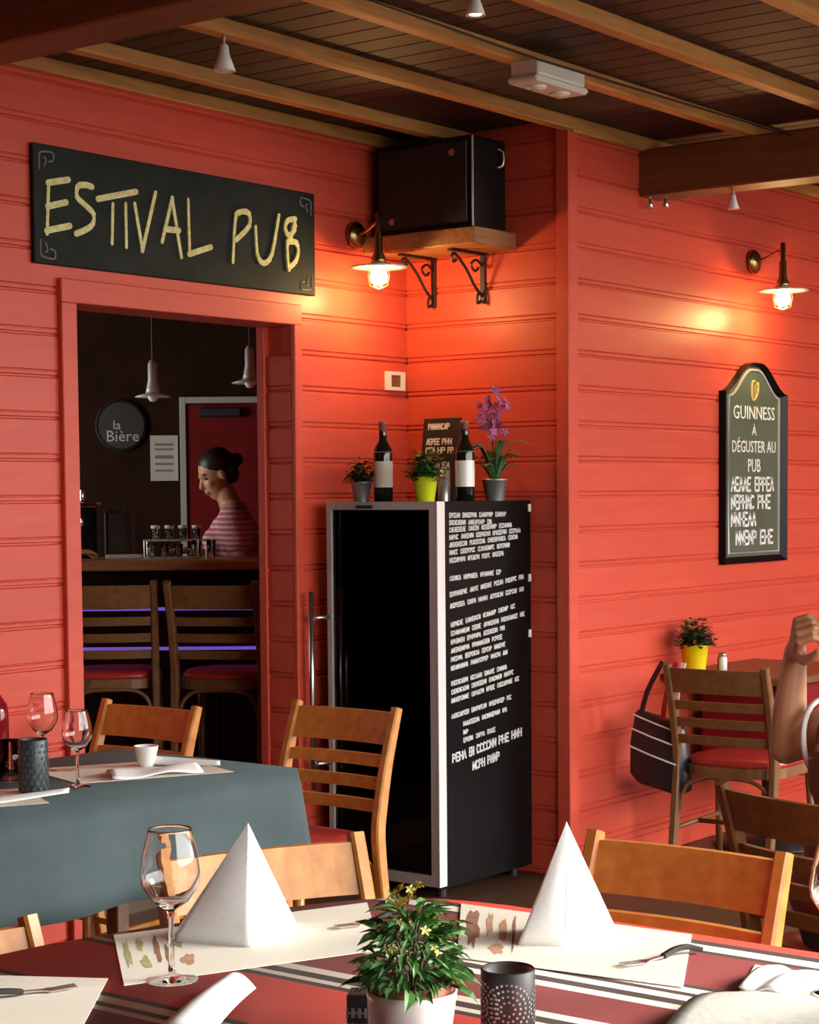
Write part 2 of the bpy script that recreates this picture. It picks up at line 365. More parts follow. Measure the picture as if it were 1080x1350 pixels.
# ------------------------------------------------------------------ chalk sign over the door
sg = thing('chalkboard_sign', 'wide black chalkboard sign lettered in yellow over the doorway', 'sign', (4.22, YA-.004, 2.285))
obj('panel', box2(B(), (0, -.016, 0), (1.415, 0, .39), .003), CHALKB, sg)
LET = [[(4.369, 2.571), (4.285, 2.551), (4.274, 2.386)], [(4.28, 2.473), (4.357, 2.495)], [(4.274, 2.394), (4.371, 2.419)],
 [(4.473, 2.561), (4.446, 2.563), (4.412, 2.554), (4.408, 2.518), (4.444, 2.495), (4.478, 2.471), (4.474, 2.437), (4.442, 2.414), (4.401, 2.397)],
 [(4.504, 2.524), (4.678, 2.568)], [(4.57, 2.512), (4.563, 2.383)], [(4.63, 2.519), (4.63, 2.377)], [(4.673, 2.524), (4.706, 2.371), (4.773, 2.574)],
 [(4.803, 2.412), (4.855, 2.566), (4.896, 2.368)], [(4.822, 2.456), (4.883, 2.457)], [(4.935, 2.57), (4.939, 2.38), (5.045, 2.414)],
 [(5.164, 2.374), (5.179, 2.527), (5.204, 2.557), (5.25, 2.559), (5.253, 2.512), (5.182, 2.455)], [(5.29, 2.511), (5.297, 2.414), (5.33, 2.383), (5.377, 2.421), (5.418, 2.567)],
 [(5.510, 2.566), (5.470, 2.556), (5.455, 2.525), (5.475, 2.500), (5.505, 2.522), (5.508, 2.545), (5.485, 2.495), (5.465, 2.470), (5.464, 2.42), (5.470, 2.372)], [(5.475, 2.476), (5.515, 2.478), (5.528, 2.445), (5.510, 2.405), (5.474, 2.380)]]
GROUPS = [(0, 3), (3, 4), (4, 7), (7, 8), (8, 10), (10, 11), (11, 12), (12, 13), (13, 15)]
for a, b in GROUPS:
    bm = B()
    for st in LET[a:b]:
        pts = [Vector((x-4.22, -.0155, z-2.285)) for x, z in st]
        if len(st) > 4: pts = smoothpath(pts, 3)
        for i_, (p, q) in enumerate(zip(pts, pts[1:])):
            t = (q-p).normalized(); n_ = Vector((-t.z, 0, t.x))
            ww = (.0062 + .0045*abs(t.x)) ; p = p-t*.003; q = q+t*.003
            f = [p+n_*ww, p-n_*ww, q-n_*ww, q+n_*ww]; up = Vector((0, -.0018-.00012*i_-.0004*LET.index(st), 0))
            va = [bm.verts.new(v) for v in f]; vb = [bm.verts.new(v+up) for v in f]; bridge(bm, va, vb); bm.faces.new(vb); bm.faces.new(va)
            for e_ in (p, q):
                up = up*1.03; va = [bm.verts.new(e_+Vector((math.cos(g)*ww*.98, 0, math.sin(g)*ww*.98))) for g in [PI*i/5 for i in range(10)]]; vb = [bm.verts.new(v.co+up) for v in va]; bridge(bm, va, vb); bm.faces.new(vb); bm.faces.new(va)
    obj('chalk_letter', bm, CHALKY, sg)
for x, z, sx, sz in ((.055, .335, 1, 1), (.055, .05, 1, -1), (1.36, .335, -1, 1), (1.36, .05, -1, -1)):
    bm = B(); pts = [(x-sx*.03, -.017, z-sz*.03), (x-sx*.03, -.017, z+sz*.02), (x-sx*.005, -.017, z+sz*.03), (x+sx*.03, -.017, z+sz*.03), (x+sx*.03, -.017, z+sz*.005), (x+sx*.01, -.017, z)]
    tube(bm, smoothpath(pts, 3), .003, 5); tube(bm, smoothpath([(x-sx*.01, -.017, z-sz*.02), (x+.0, -.017, z+sz*.005), (x-sx*.012, -.017, z+sz*.012)], 3), .003, 5)
    obj('corner_ornament', bm, GREYP, sg)

# ------------------------------------------------------------------ wall lamps
def wall_lamp(x, y, z, label, dx):
    t = thing('wall_lamp', label, 'lamp', (x, y, z), 0, 'brass wall lamps')
    obj('wall_plate', lathe(B(), [(.054, 0), (.054, -.012), (.046, -.022), (.024, -.03), (.0, -.032)], 24, axis='Y'), BRASS, t, True)
    obj('arm', tube(B(), smoothpath([(0, -.02, 0), (dx*.3, -.08, .01), (dx*.7, -.15, .03), (dx, -.18, .02), (dx, -.18, -.02)], 5), .007, 8), BRASS, t, True)
    obj('socket', lathe(B(), [(.006, .085), (.011, .08), (.011, .01), (.016, .0), (.018, -.07), (.030, -.095), (.030, -.11)], 16, (dx, -.18, -.02)), BRASS, t, True)
    obj('shade', lathe(B(), [(.03, -.10), (.05, -.108), (.112, -.116), (.114, -.122), (.05, -.114), (.03, -.108)], 32, (dx, -.18, -.028), cap=False), ENAMEL, t, True)
    b = obj('bulb', lathe(B(), [(.018, -.112), (.030, -.13), (.036, -.155), (.030, -.178), (.0, -.19)], 16, (dx, -.18, -.028)), BULB, t, True)
    bm = B()
    for k in range(6):
        a = k*PI/3
        tube(bm, [(dx+.036*math.cos(a), -.18+.036*math.sin(a), -.14), (dx+.043*math.cos(a), -.18+.043*math.sin(a), -.178), (dx+.034*math.cos(a), -.18+.034*math.sin(a), -.218), (dx, -.18, -.228)], .002, 5)
    obj('cage', bm, BRASS, t)
    l = bpy.data.lights.new('lamp_light', 'POINT'); l.energy = 10.5; l.color = (1, .62, .22); l.shadow_soft_size = .04
    lo = bpy.data.objects.new('lamp_light', l); COL.objects.link(lo); lo.parent = t; lo.location = (dx, -.18, -.255)
    return t
wall_lamp(5.895, 4.805, 2.545, 'lit brass wall lamp with flat shade beside the boxed speaker', -.075)
wall_lamp(7.755, 4.015, 2.548, 'lit brass wall lamp with flat shade above the arched beer board', -.06)

# ------------------------------------------------------------------ speaker on bracket shelf
sh = thing('corner_shelf', 'small wooden wall shelf on two iron scroll brackets in the corner', 'shelf', (XB, 4.26, 2.475))
obj('shelf_board', box2(B(), (-.285, 0, 0), (.0, .548, .066), .004), SHELF, sh)
for y in (.16, .405):
    bm = B(); bar(bm, [(-.006, y, -.005), (-.006, y, -.20)], (0, 1, 0), .022, .008); bar(bm, [(-.0, y, -.006), (-.23, y, -.006)], (0, 1, 0), .02, .008)
    tube(bm, smoothpath([(-.01, y, -.17), (-.06, y, -.135), (-.12, y, -.07), (-.19, y, -.02), (-.215, y, -.03), (-.205, y, -.05), (-.185, y, -.042)], 4), .006, 6)
    tube(bm, smoothpath([(-.02, y, -.19), (-.045, y, -.20), (-.04, y, -.165), (-.02, y, -.16)], 4), .006, 6)
    tube(bm, smoothpath([(-.01, y, -.05), (-.05, y, -.03), (-.085, y, -.05), (-.06, y, -.075), (-.035, y, -.06)], 4), .005, 6)
    obj('bracket', bm, IRON, sh)
sp = thing('speaker_cabinet', 'large black box speaker standing on the corner shelf under the ceiling', 'speaker', (5.975, 4.285, 2.541))
obj('cabinet', box2(B(), (0, 0, 0), (.225, .475, .352), .006), SPK, sp)
obj('grille', box2(B(), (-.010, .02, .02), (.0, .455, .333), .006), BLACKM, sp)
obj('edge_strip', box2(B(), (-.003, -.003, .004), (.004, .004, .348), .001), ALU, sp)
obj('carry_handle', tube(B(), smoothpath([(.16, -.002, .315), (.175, -.02, .305), (.175, -.02, .255), (.16, -.002, .245)], 4), .006, 8), STEEL, sp, True)
for y, z in ((.09, .29), (.385, .05)): obj('badge', lathe(B(), [(.014, 0), (.014, -.004)], 12, (-.010, y, z), axis='X'), STEEL, sp)
sw = thing('wall_thermostat', 'small white square wall control with brown centre above the fridge', 'thermostat', (6.145, YA, 1.98))
obj('frame', box2(box2(box2(box2(B(), (-.06, -.014, -.038), (.06, 0, -.024)), (-.06, -.014, .024), (.06, 0, .038)), (-.06, -.014, -.024), (-.032, 0, .024)), (.032, -.014, -.024), (.06, 0, .024)), PLASTIC, sw)
obj('centre', box2(B(), (-.032, -.009, -.024), (.032, 0, .024)), OAKD, sw)

# ------------------------------------------------------------------ wine fridge
fg = thing('wine_fridge', 'tall black wine fridge with a steel framed glass door and white handwritten list', 'fridge', (5.60, 4.19, 0))
W, D, H = .53, .62, 1.49
bm = B(); box2(bm, (.045, 0, .04), (D, .018, H)); box2(bm, (.045, W-.018, .04), (D, W, H)); box2(bm, (D-.02, .018, .04), (D, W-.018, H)); box2(bm, (.045, .018, H-.03), (D-.02, W-.018, H)); box2(bm, (.045, .018, .04), (D-.02, W-.018, .12))
obj('carcass', bm, BLACK, fg)
for k, z in enumerate((.34, .62, .88, 1.12, 1.30)):
    bm = B(); box2(bm, (.06, .02, z), (.075, W-.02, z+.022))
    for j in range(6): box2(bm, (.075, .05+j*.085, z+.004), (.56, .062+j*.085, z+.012))
    obj('shelf', bm, OAKD, fg)
dr = obj('door', box2(box2(box2(box2(B(), (0, 0, .05), (.043, .034, H)), (0, W-.022, .05), (.043, W, H)), (0, .034, H-.03), (.043, W-.022, H)), (0, .034, .05), (.043, W-.022, .09)), ALU, fg)
obj('edge_trim', box2(B(), (-.002, -.006, .05), (.045, .0, H), .001), EDGE, dr)
obj('glass_pane', box2(B(), (.012, .034, .09), (.03, W-.022, H-.03)), PANE, dr)
hd = B(); tube(hd, [(-.07, .552, .38), (-.07, .552, 1.147)], .011, 10)
for z in (.48, 1.046): tube(hd, [(-.07, .552, z), (-.04, .535, z), (.01, .515, z)], .009, 8)
obj('door_handle', hd, STEEL, dr, True)
obj('badge', box2(B(), (-.003, .30, H-.025), (0, .38, H-.013)), BLACKM, dr)
for z in (.98, 1.20, 1.475): obj('hinge_tab', box2(B(), (D-.02, -.006, z-.03), (D-.002, .0, z), .001), PLASTIC, fg)
for x in (.08, .56):
    for y in (.05, .48): obj('foot', lathe(B(), [(.02, 0), (.02, .042)], 10, (x, y, 0)), BLACKM, fg)
# list on the side (x from the front edge, height): unreadable hand lettering kept as strokes
rng = random.Random(3)
lines = [(1.462, .03, .40, 0), (1.437, .03, .30, 0), (1.412, .03, .44, .03), (1.386, .03, .50, .04), (1.360, .03, .48, .05), (1.334, .03, .44, .05), (1.307, .03, .40, .05),
         (1.245, .03, .36, .04), (1.19, .03, .52, .10), (1.150, .03, .50, .09),
         (1.085, .035, .44, .12), (1.055, .035, .50, .10), (1.025, .035, .38, .10), (.995, .035, .37, .10), (.965, .035, .39, .10), (.935, .035, .40, .10),
         (.882, .035, .40, .10), (.852, .035, .46, .11), (.822, .035, .48, .11), (.768, .035, .42, .10), (.736, .11, .38, .10), (.706, .11, .14, .08), (.678, .11, .32, .10)]
for z, x0, x1, slope in lines:
    x = x0
    while x < x1:
        wl_ = min(rng.uniform(.05, .12), max(.03, x1-x)); bm = B(); scribble(bm, x, (x-x0)*slope, wl_, .016, rng, .0034, slope); x += wl_+.018
        o = obj('written_word', bm, WHITEP, fg, loc=(.05, -.0008, 1.485-(1.485-z)*1.085-.03), rot=(PI/2, 0, 0)); o['kind'] = 'stuff'
for z, x0, ws in ((.615, .04, (.09, .03, .13, .07, .07)), (.575, .17, (.08, .08))):
    x = x0
    for q in ws:
        bm = B(); scribble(bm, x, (x-x0)*.12, q, .030, rng, .007, .12); x += q+.018
        o = obj('written_word', bm, WHITEP, fg, loc=(.05, -.0008, 1.485-(1.485-z)*1.085-.03), rot=(PI/2, 0, 0)); o['kind'] = 'stuff'

# ------------------------------------------------------------------ arched beer board
gb = thing('beer_board', 'tall arched dark green pub chalkboard with white lettering on the red wall', 'sign', (7.755, YC, 1.196))
def arch(w_, h_, sh_, n=14):
    p = [(-w_, 0), (w_, 0), (w_, sh_)]
    a = []
    for i in range(1, n):
        t = i/n; x = w_*(1-t)
        a.append((x, sh_+(h_-sh_)*(0.5-.5*math.cos(PI*min(1, (t*1.12))))))
    p += a + [(0, h_)] + [(-x, y) for x, y in reversed(a)] + [(-w_, sh_)]
    return p
RX = Matrix.Rotation(PI/2, 4, 'X')
outer = arch(.303, .90, .765); inner = [(x*.86, .030+(y*.945)) for x, y in outer]
bm = B(); n = len(outer)
va = [bm.verts.new((x, 0, z)) for x, z in outer]; vb = [bm.verts.new((x, -.03, z)) for x, z in outer]
vc = [bm.verts.new((x, -.034, z)) for x, z in [(a*.95+c*.05, b*.95+d*.05) for (a, b), (c, d) in zip(outer, inner)]]; vd = [bm.verts.new((x, -.014, z)) for x, z in inner]; ve = [bm.verts.new((x, -.0, z)) for x, z in inner]
for a, b in ((va, vb), (vb, vc), (vc, vd), (vd, ve)): bridge(bm, a, b)
obj('frame', bm, BLACK, gb)
obj('panel', prism(B(), [(x*.99, y) for x, y in inner], .004, .015, RX), SLATEG, gb)
inl = [(x*.93, .018+y*.965) for x, y in inner]
bm = B(); tube(bm, [(x, -.016, z) for x, z in inl], .006, 5, closed=True); obj('border_line', bm, ALU, gb)
TZ = [('GUINNESS', .672, .40, .085), ('À', .592, .045, .058), ('DÉGUSTER AU', .520, .42, .075), ('PUB', .435, .12, .085)]
for s_, z, w_, sz in TZ: text('lettering', s_, sz, WHITEP, gb, (0, -.0165, z), (PI/2, 0, 0), width=w_)
rng = random.Random(11)
for z, ws, x0 in ((.325, (.19, .19), -.215), (.245, (.22, .13), -.215), (.168, (.24,), -.215), (.085, (.20, .13), -.17)):
    x = x0
    for q in ws:
        bm = B(); scribble(bm, x, 0, q, .058, rng, .011); x += q+.035
        o = obj('written_word', bm, WHITEP, gb, loc=(0, -.0155, z), rot=(PI/2, 0, 0)); o['kind'] = 'stuff'
bm = B()   # small gold harp
tube(bm, smoothpath([(-.03, -.017, .74), (-.028, -.017, .80), (-.005, -.017, .818), (.02, -.017, .80), (.034, -.017, .812)], 4), .006, 6)
tube(bm, smoothpath([(.034, -.017, .81), (.03, -.017, .77), (.0, -.017, .735), (-.03, -.017, .735)], 4), .006, 6)
for k in range(4): tube(bm, [(-.02+.014*k, -.017, .738+.006*k), (-.02+.014*k, -.017, .803)], .0025, 4)
obj('harp_emblem', bm, GOLDP, gb)

# ------------------------------------------------------------------ chairs
def chair(name, loc, rot, label, wood, cush, lift=0.0, group='beech ladder-back chairs', wide=.445, cat='chair'):
    t = thing(name, label, cat, loc, rot, group); h = wide/2-.017; s = .445+lift
    P = [(-.265, 0), (-.225, s*.55), (-.20, s), (-.212, s+.10), (-.245, s+.24), (-.30, s+.402)]
    for sg_ in (-1, 1):
        pts = smoothpath([(x, sg_*h, z) for x, z in P], 3)
        n = len(pts); obj('rear_post', bar(B(), pts, (0, 1, 0), .030, [.030+.016*math.sin(PI*i/(n-1)) for i in range(n)]), wood, t)
    def bx(z):
        q = smoothpath([(x, 0, zz) for x, zz in P], 6)
        for a, b in zip(q, q[1:]):
            if a.z <= z <= b.z: return a.x+(b.x-a.x)*(z-a.z)/(b.z-a.z)
        return q[-1].x
    def slat(nm, zc, hh):
        bm = B(); pts = []; N = 8
        x = bx(zc); dx = (bx(zc+.03)-bx(zc-.03))/.06; rs = []
        for i in range(N+1):
            y = -h+.004+(2*h-.008)*i/N; bow = -.022*(1-(2*i/N-1)**2)
            rs.append([bm.verts.new((x+bow+dx*dz+th, y, zc+dz)) for dz, th in ((-hh/2, -.009), (hh/2, -.009), (hh/2, .009), (-hh/2, .009))])
        for a, b in zip(rs, rs[1:]): bridge(bm, a, b)
        bm.faces.new(rs[0]); bm.faces.new(rs[-1]); obj(nm, bm, wood, t)
    slat('top_rail', s+.338, .098)
    for k in range(3): slat('slat', s+.238-.069*k, .036)
    seatp = []
    for i in range(28):
        a = 2*PI*i/28; ca, sa = math.cos(a), math.sin(a); e = .55
        x = math.copysign(abs(ca)**e, ca)*.205; y = math.copysign(abs(sa)**e, sa)*(wide/2-.01+.012*(ca > 0))
        seatp.append((x, y))
    obj('seat_frame', prism(B(), seatp, s-.045, s-.005), wood, t)
    bm = B(); rr = []
    for f, z in ((.95, s-.008), (.97, s+.008), (.93, s+.02), (.7, s+.027)): rr.append([bm.verts.new((x*f, y*f, z)) for x, y in seatp])
    for a, b in zip(rr, rr[1:]): bridge(bm, a, b)
    bm.faces.new(rr[0]); bm.faces.new(rr[-1]); obj('seat_cushion', bm, cush, t, True)
    for sg_ in (-1, 1):
        obj('front_leg', tube(B(), [(.165, sg_*(h-.01), s-.02), (.185, sg_*(h+.0), s*.4), (.195, sg_*(h+.003), 0)], [.019, .016, .013], 10), wood, t, True)
        obj('side_stretcher', tube(B(), [(.185, sg_*h, s*.42), (-.232, sg_*h, s*.42)], .010, 8), wood, t, True)
    obj('cross_stretcher', tube(B(), [(-.02, h, s*.42), (-.02, -h, s*.42)], .010, 8), wood, t, True)
    obj('bent_brace', tube(B(), smoothpath([(-.21, -h+.01, s-.19), (-.205, -h+.03, s-.10), (-.20, -h*.55, s-.055), (-.20, 0, s-.048), (-.20, h*.55, s-.055), (-.205, h-.03, s-.10), (-.21, h-.01, s-.19)], 3), .009, 8), wood, t, True)
    if lift > 0: obj('foot_rest', tube(B(), [(.188, h, .26), (.188, -h, .26)], .012, 8), wood, t, True)
    return t
chair('dining_chair', (4.37, 3.86, 0), PI, 'beech ladder-back chair with red seat at the end of the slate-clothed table', OAK, VINYL)
chair('dining_chair', (4.05, 4.42, 0), PI, 'beech ladder-back chair against the red wall behind the slate-clothed table', OAK, VINYL)
chair('dining_chair', (2.885, 1.785, 0), PI, 'beech chair tucked at the striped table beside the white folded napkin', OAK, VINYL)
chair('dining_chair', (2.58, 2.18, 0), math.atan2(-.913, -.408), 'beech chair at the rounded corner of the striped table', OAK, VINYL)
chair('dining_chair', (1.955, 2.262, 0), -PI/2-.10, 'beech chair mostly hidden between the slate cloth and the striped table', OAK, VINYL, -.06)
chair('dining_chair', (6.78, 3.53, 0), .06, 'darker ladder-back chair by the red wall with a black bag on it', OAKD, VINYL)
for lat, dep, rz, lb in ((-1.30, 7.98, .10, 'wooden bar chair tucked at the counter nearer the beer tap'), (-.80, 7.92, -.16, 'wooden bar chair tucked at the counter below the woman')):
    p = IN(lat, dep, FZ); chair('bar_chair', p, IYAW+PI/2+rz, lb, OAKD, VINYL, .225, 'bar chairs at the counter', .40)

# ------------------------------------------------------------------ slate clothed table
def table_frame(name, label, x0, x1, y0, y1, z=.735, wood=OAKD, ped=False):
    t = thing(name, label, 'table', ((x0+x1)/2, (y0+y1)/2, 0)); a, b = (x1-x0)/2, (y1-y0)/2
    obj('table_top', box2(B(), (-a, -b, z-.03), (a, b, z), .004), wood, t)
    if ped:
        obj('column', lathe(B(), [(.045, .03), (.035, .06), (.035, z-.05), (.10, z-.03)], 16), IRON, t, True); obj('base', lathe(B(), [(.24, 0), (.24, .012), (.06, .035), (0, .036)], 24), IRON, t, True)
        return t
    for sx in (-1, 1):
        for sy in (-1, 1): obj('leg', box2(B(), (sx*(a-.09)-.025, sy*(b-.09)-.025, 0), (sx*(a-.09)+.025, sy*(b-.09)+.025, z-.03), .004), wood, t)
    return t
table_frame('dining_table', 'wooden table under the slate blue cloth', 2.25, 4.0, 3.51, 4.22)
def cloth(name, outline, ztop, drop, m, label, flare=.03, waves=7, amp=.012, seed=1, cat='tablecloth'):
    rg = random.Random(seed); bm = B(); n = len(outline); c = Vector((sum(p[0] for p in outline)/n, sum(p[1] for p in outline)/n))
    inn = [bm.verts.new((x, y, ztop)) for x, y in outline]; bm.faces.new(inn)
    prev = inn; per = [0]
    for i in range(1, n): per.append(per[-1]+math.dist(outline[i], outline[i-1]))
    for k in range(1, 6):
        t = k/5; row = []
        for i, (x, y) in enumerate(outline):
            a = Vector(outline[i-1]); b = Vector(outline[(i+1) % n]); tg = (b-a).normalized(); nn = Vector((tg.y, -tg.x))
            if nn.dot(Vector((x, y))-c) < 0: nn = -nn
            corner = max(0, 1-abs((Vector(outline[i])-a).normalized().dot((b-Vector(outline[i])).normalized())))
            off = .004+flare*t*(.35+1.6*corner)+amp*t*math.sin(per[i]*waves*2*PI/1.0+seed)
            row.append(bm.verts.new((x+nn.x*off, y+nn.y*off, ztop-drop*t+(.0 if not corner else -.02*t*corner))))
        bridge(bm, prev, row); prev = row
    o = obj(name, bm, m, None, True); tag(o, label, cat)
    md = o.modifiers.new('thick', 'SOLIDIFY'); md.thickness = .002; md.offset = -1
    return o
def rrect(x0, x1, y0, y1, r, step=.03):
    p = []
    for cx, cy, a0 in ((x1-r, y1-r, 0), (x0+r, y1-r, PI/2), (x0+r, y0+r, PI), (x1-r, y0+r, 1.5*PI)):
        k = 6
        for i in range(k+1): p.append((cx+r*math.cos(a0+PI/2*i/k), cy+r*math.sin(a0+PI/2*i/k)))
    out = []
    for a, b in zip(p, p[1:]+p[:1]):
        d = math.dist(a, b); m_ = max(1, int(d/step))
        for j in range(m_): out.append((a[0]+(b[0]-a[0])*j/m_, a[1]+(b[1]-a[1])*j/m_))
    return out
cl = cloth('tablecloth', rrect(2.22, 4.02, 3.495, 4.24, .02), .7482, .262, TEAL, 'slate blue tablecloth hanging in soft folds to mid height', .06, 2.3, .016, 2)

# ------------------------------------------------------------------ striped table in front
r_, m_, d_, w_ = (.64, .050, .026), (.19, .028, .026), (.045, .026, .020), (.68, .60, .52)
ST = [(1.0, m_), (1.45, w_), (1.47, d_), (1.49, w_), (1.51, d_), (1.53, r_), (1.70, d_), (1.72, w_), (1.74, d_), (1.76, w_), (1.78, m_), (1.912, w_), (1.930, d_), (1.95, w_), (1.972, d_), (1.992, r_),
      (2.205, d_), (2.222, w_), (2.245, d_), (2.268, w_), (2.292, m_), (2.415, w_), (2.440, d_), (2.462, w_), (2.488, d_), (2.512, w_), (2.532, d_), (2.55, m_), (2.742, d_), (2.758, w_), (2.792, d_), (2.815, r_), (3.2, r_)]
STRIPE = stripes_x('striped_cloth', ST)
table_frame('dining_table', 'wooden table under the red striped cloth', 1.30, 2.78, .62, 2.10, ped=True)
corner = smoothpath([(2.858, .45, 0), (2.858, 1.3, 0), (2.86, 1.83, 0), (2.858, 2.0, 0), (2.825, 2.13, 0), (2.745, 2.232, 0), (2.58, 2.318, 0), (2.375, 2.388, 0), (2.24, 2.426, 0), (2.10, 2.455, 0), (1.8, 2.47, 0), (1.25, 2.47, 0)], 5)
out = [(p.x, p.y) for p in corner] + [(1.22, 2.44)] + [(1.22, 2.4-.15*i) for i in range(13)] + [(1.25, .45)] + [(1.4+.16*i, .44) for i in range(9)]
cloth('tablecloth', out, .756, .22, STRIPE, 'red and maroon tablecloth woven with cream and brown stripes', .02, 2.3, .006, 5)
TZ0 = .757
def poly_sheet(name, pts, z, th, m, label, cat, group=None):
    return tag(obj(name, prism(B(), pts, z, z+th), m), label, cat, group)
def placemat(pts, z, label, prints, group='printed paper place mats'):
    c = Vector((sum(p[0] for p in pts)/len(pts), sum(p[1] for p in pts)/len(pts), 0))
    t = thing('place_mat', label, 'place mat', (c.x, c.y, z), 0, group)
    obj('sheet', prism(B(), [(x-c.x, y-c.y) for x, y in pts], 0, .0012), MAT, t)
    P = [Vector((x-c.x, y-c.y, 0)) for x, y in pts]
    def uv(u, v): return (P[0]*(1-u)+P[1]*u)*(1-v)+(P[3]*(1-u)+P[2]*u)*v
    for (u0, v0, u1, v1, mm) in prints:
        rg = random.Random(int(u0*1000+v0*77)); q = []
        for i in range(16):
            a = 2*PI*i/16; k = rg.uniform(.55, 1.05); q.append(uv((u0+u1)/2+(u1-u0)/2*math.cos(a)*k, (v0+v1)/2+(v1-v0)/2*math.sin(a)*k))
        obj('print', prism(B(), [(a.x, a.y) for a in q], .0012, .0015), mm, t)
    return t
placemat([(2.262, 2.40), (2.722, 2.205), (2.45, 1.955), (2.035, 2.138)], TZ0, 'cream paper mat printed in green and brown under the wine glass', [(.02, .10, .05, .75, PRINTG), (.07, .10, .10, .45, PRINTG), (.07, .50, .12, .80, PRINTG), (.13, .06, .16, .70, PRINTB), (.17, .30, .20, .90, PRINTB), (.21, .12, .25, .5, PRINTG), (.22, .55, .28, .85, PRINTO)])
placemat([(2.815, 2.055), (2.845, 1.585), (2.53, 1.425), (2.48, 1.82)], TZ0, 'cream paper mat with orange brown print beside the leafy pot', [(.02, .06, .10, .85, PRINTB), (.12, .10, .16, .60, PRINTO), (.18, .15, .22, .70, PRINTO), (.13, .65, .22, .9, PRINTO), (.24, .1, .26, .8, PRINTB)])
placemat([(1.93, 2.40), (2.05, 2.19), (1.84, 2.02), (1.62, 2.24)], TZ0, 'cream paper mat cut off beside the maroon stripe', [(.25, .28, .36, .34, BLACKM)])
placemat([(2.72, 1.40), (2.74, .95), (2.28, .93), (2.26, 1.24)], TZ0, 'cream paper mat under the creased grey napkin', [(.30, .30, .55, .42, PRINTO)])
# folded napkins standing as pyramids
def pyramid(base, apex, label):
    t = thing('folded_napkin', label, 'napkin', (apex[0], apex[1], TZ0+.0013), 0, 'napkins folded to standing pyramids')
    A = Vector((0, 0, apex[2]-TZ0-.0013)); P = [Vector((x-apex[0], y-apex[1], 0)) for x, y in base]
    names = ('left_face', 'right_face', 'back_face')
    for nm, a, b in zip(names, P, P[1:]+P[:1]):
        bm = B(); nrm = ((b-a).cross(A-a)).normalized()
        N = 10; rows_ = []
        for i in range(N+1):
            v = i/N; row = []
            for j in range(N+1):
                u = j/N; p = (a*(1-u)+b*u)*(1-v)+A*v
                belly = .010*math.sin(PI*u)*math.sin(PI*min(1, v*1.1))*(1-v)
                row.append(bm.verts.new(p+nrm*belly))
            rows_.append(row)
        for r0, r1 in zip(rows_, rows_[1:]):
            for j in range(N): bm.faces.new((r0[j], r0[j+1], r1[j+1], r1[j]))
        o = obj(nm, bm, PAPERN, t, True); md = o.modifiers.new('thick', 'SOLIDIFY'); md.thickness = .0015
    fl = (P[0]+P[1])*.5
    return t
p1 = pyramid([(2.285, 2.288), (2.332, 2.140), (2.515, 2.200)], (2.395, 2.203, .9555), 'white napkin pyramid behind the wine glass')
p2 = pyramid([(2.605, 1.785), (2.645, 1.717), (2.775, 1.690), (2.76, 1.80)], (2.695, 1.744, .9600), 'white napkin pyramid before the empty chair')
def fork(x, y, rot, label, z=TZ0+.0013):
    t = thing('fork', label, 'cutlery', (x, y, z), rot, 'forks with black handles')
    obj('handle', bar(B(), smoothpath([(0, 0, .006), (.03, .006, .012), (.06, .008, .012), (.085, .004, .005)], 3), (0, 1, 0), .011, .008), BLACKM, t)
    bm = B(); bar(bm, [(-.0, 0, .006), (-.03, -.001, .004), (-.045, -.001, .003)], (0, 1, 0), [.006, .008, .022], .003)
    for k in range(4): bar(bm, [(-.042, -.0095+k*.006, .003), (-.085, -.0095+k*.006, .005)], (0, 1, 0), .003, .0025)
    obj('tines', bm, STEEL, t); return t
fork(2.66, 1.535, -.35, 'fork with a black handle on the mat before the empty chair')
fork(2.60, 2.085, -.30, 'fork with a black handle on the mat by the leafy pot')
fork(1.90, 2.22, 2.7, 'fork with a black handle on the mat by the maroon stripe')
# wine glass
def wine_glass(x, y, z, k, label, fill=None, group='wine glasses', kw=1.0):
    t = thing('wine_glass', label, 'glass', (x, y, z), 0, group)
    prof = [(.0, .0), (.038, .0), (.0398, .0004), (.040, .0012), (.038, .0022), (.020, .005), (.006, .010), (.0042, .03), (.0042, .095), (.007, .108), (.028, .122), (.043, .145), (.0465, .165), (.042, .195), (.0338, .2285), (.0333, .2310), (.0327, .2322),
            (.0321, .2310), (.0322, .2285), (.0406, .195), (.0452, .165), (.0415, .146), (.027, .1245), (.008, .113), (.0, .1125)]
    bm = B(); lathe(bm, [(r*k*kw, zz*k) for r, zz in prof], 28, cap=False)
    bm.faces.new([v for v in bm.verts[:28]]) if False else None
    obj('bowl', bm, GLASS, t, True)
    return t
wine_glass(2.103, 2.101, TZ0+.0004, 1.04, 'clear wine glass standing before the white napkin pyramid')
wine_glass(2.63, 1.212, TZ0+.002, 1.0, 'clear wine glass on the mat with the grey napkin')
wine_glass(3.422, 3.757, .7495, .88, 'clear wine glass nearest the dark embossed holder on the slate table')
wine_glass(3.57, 4.06, .7485, .95, 'clear wine glass beside the red bottle on the slate table')
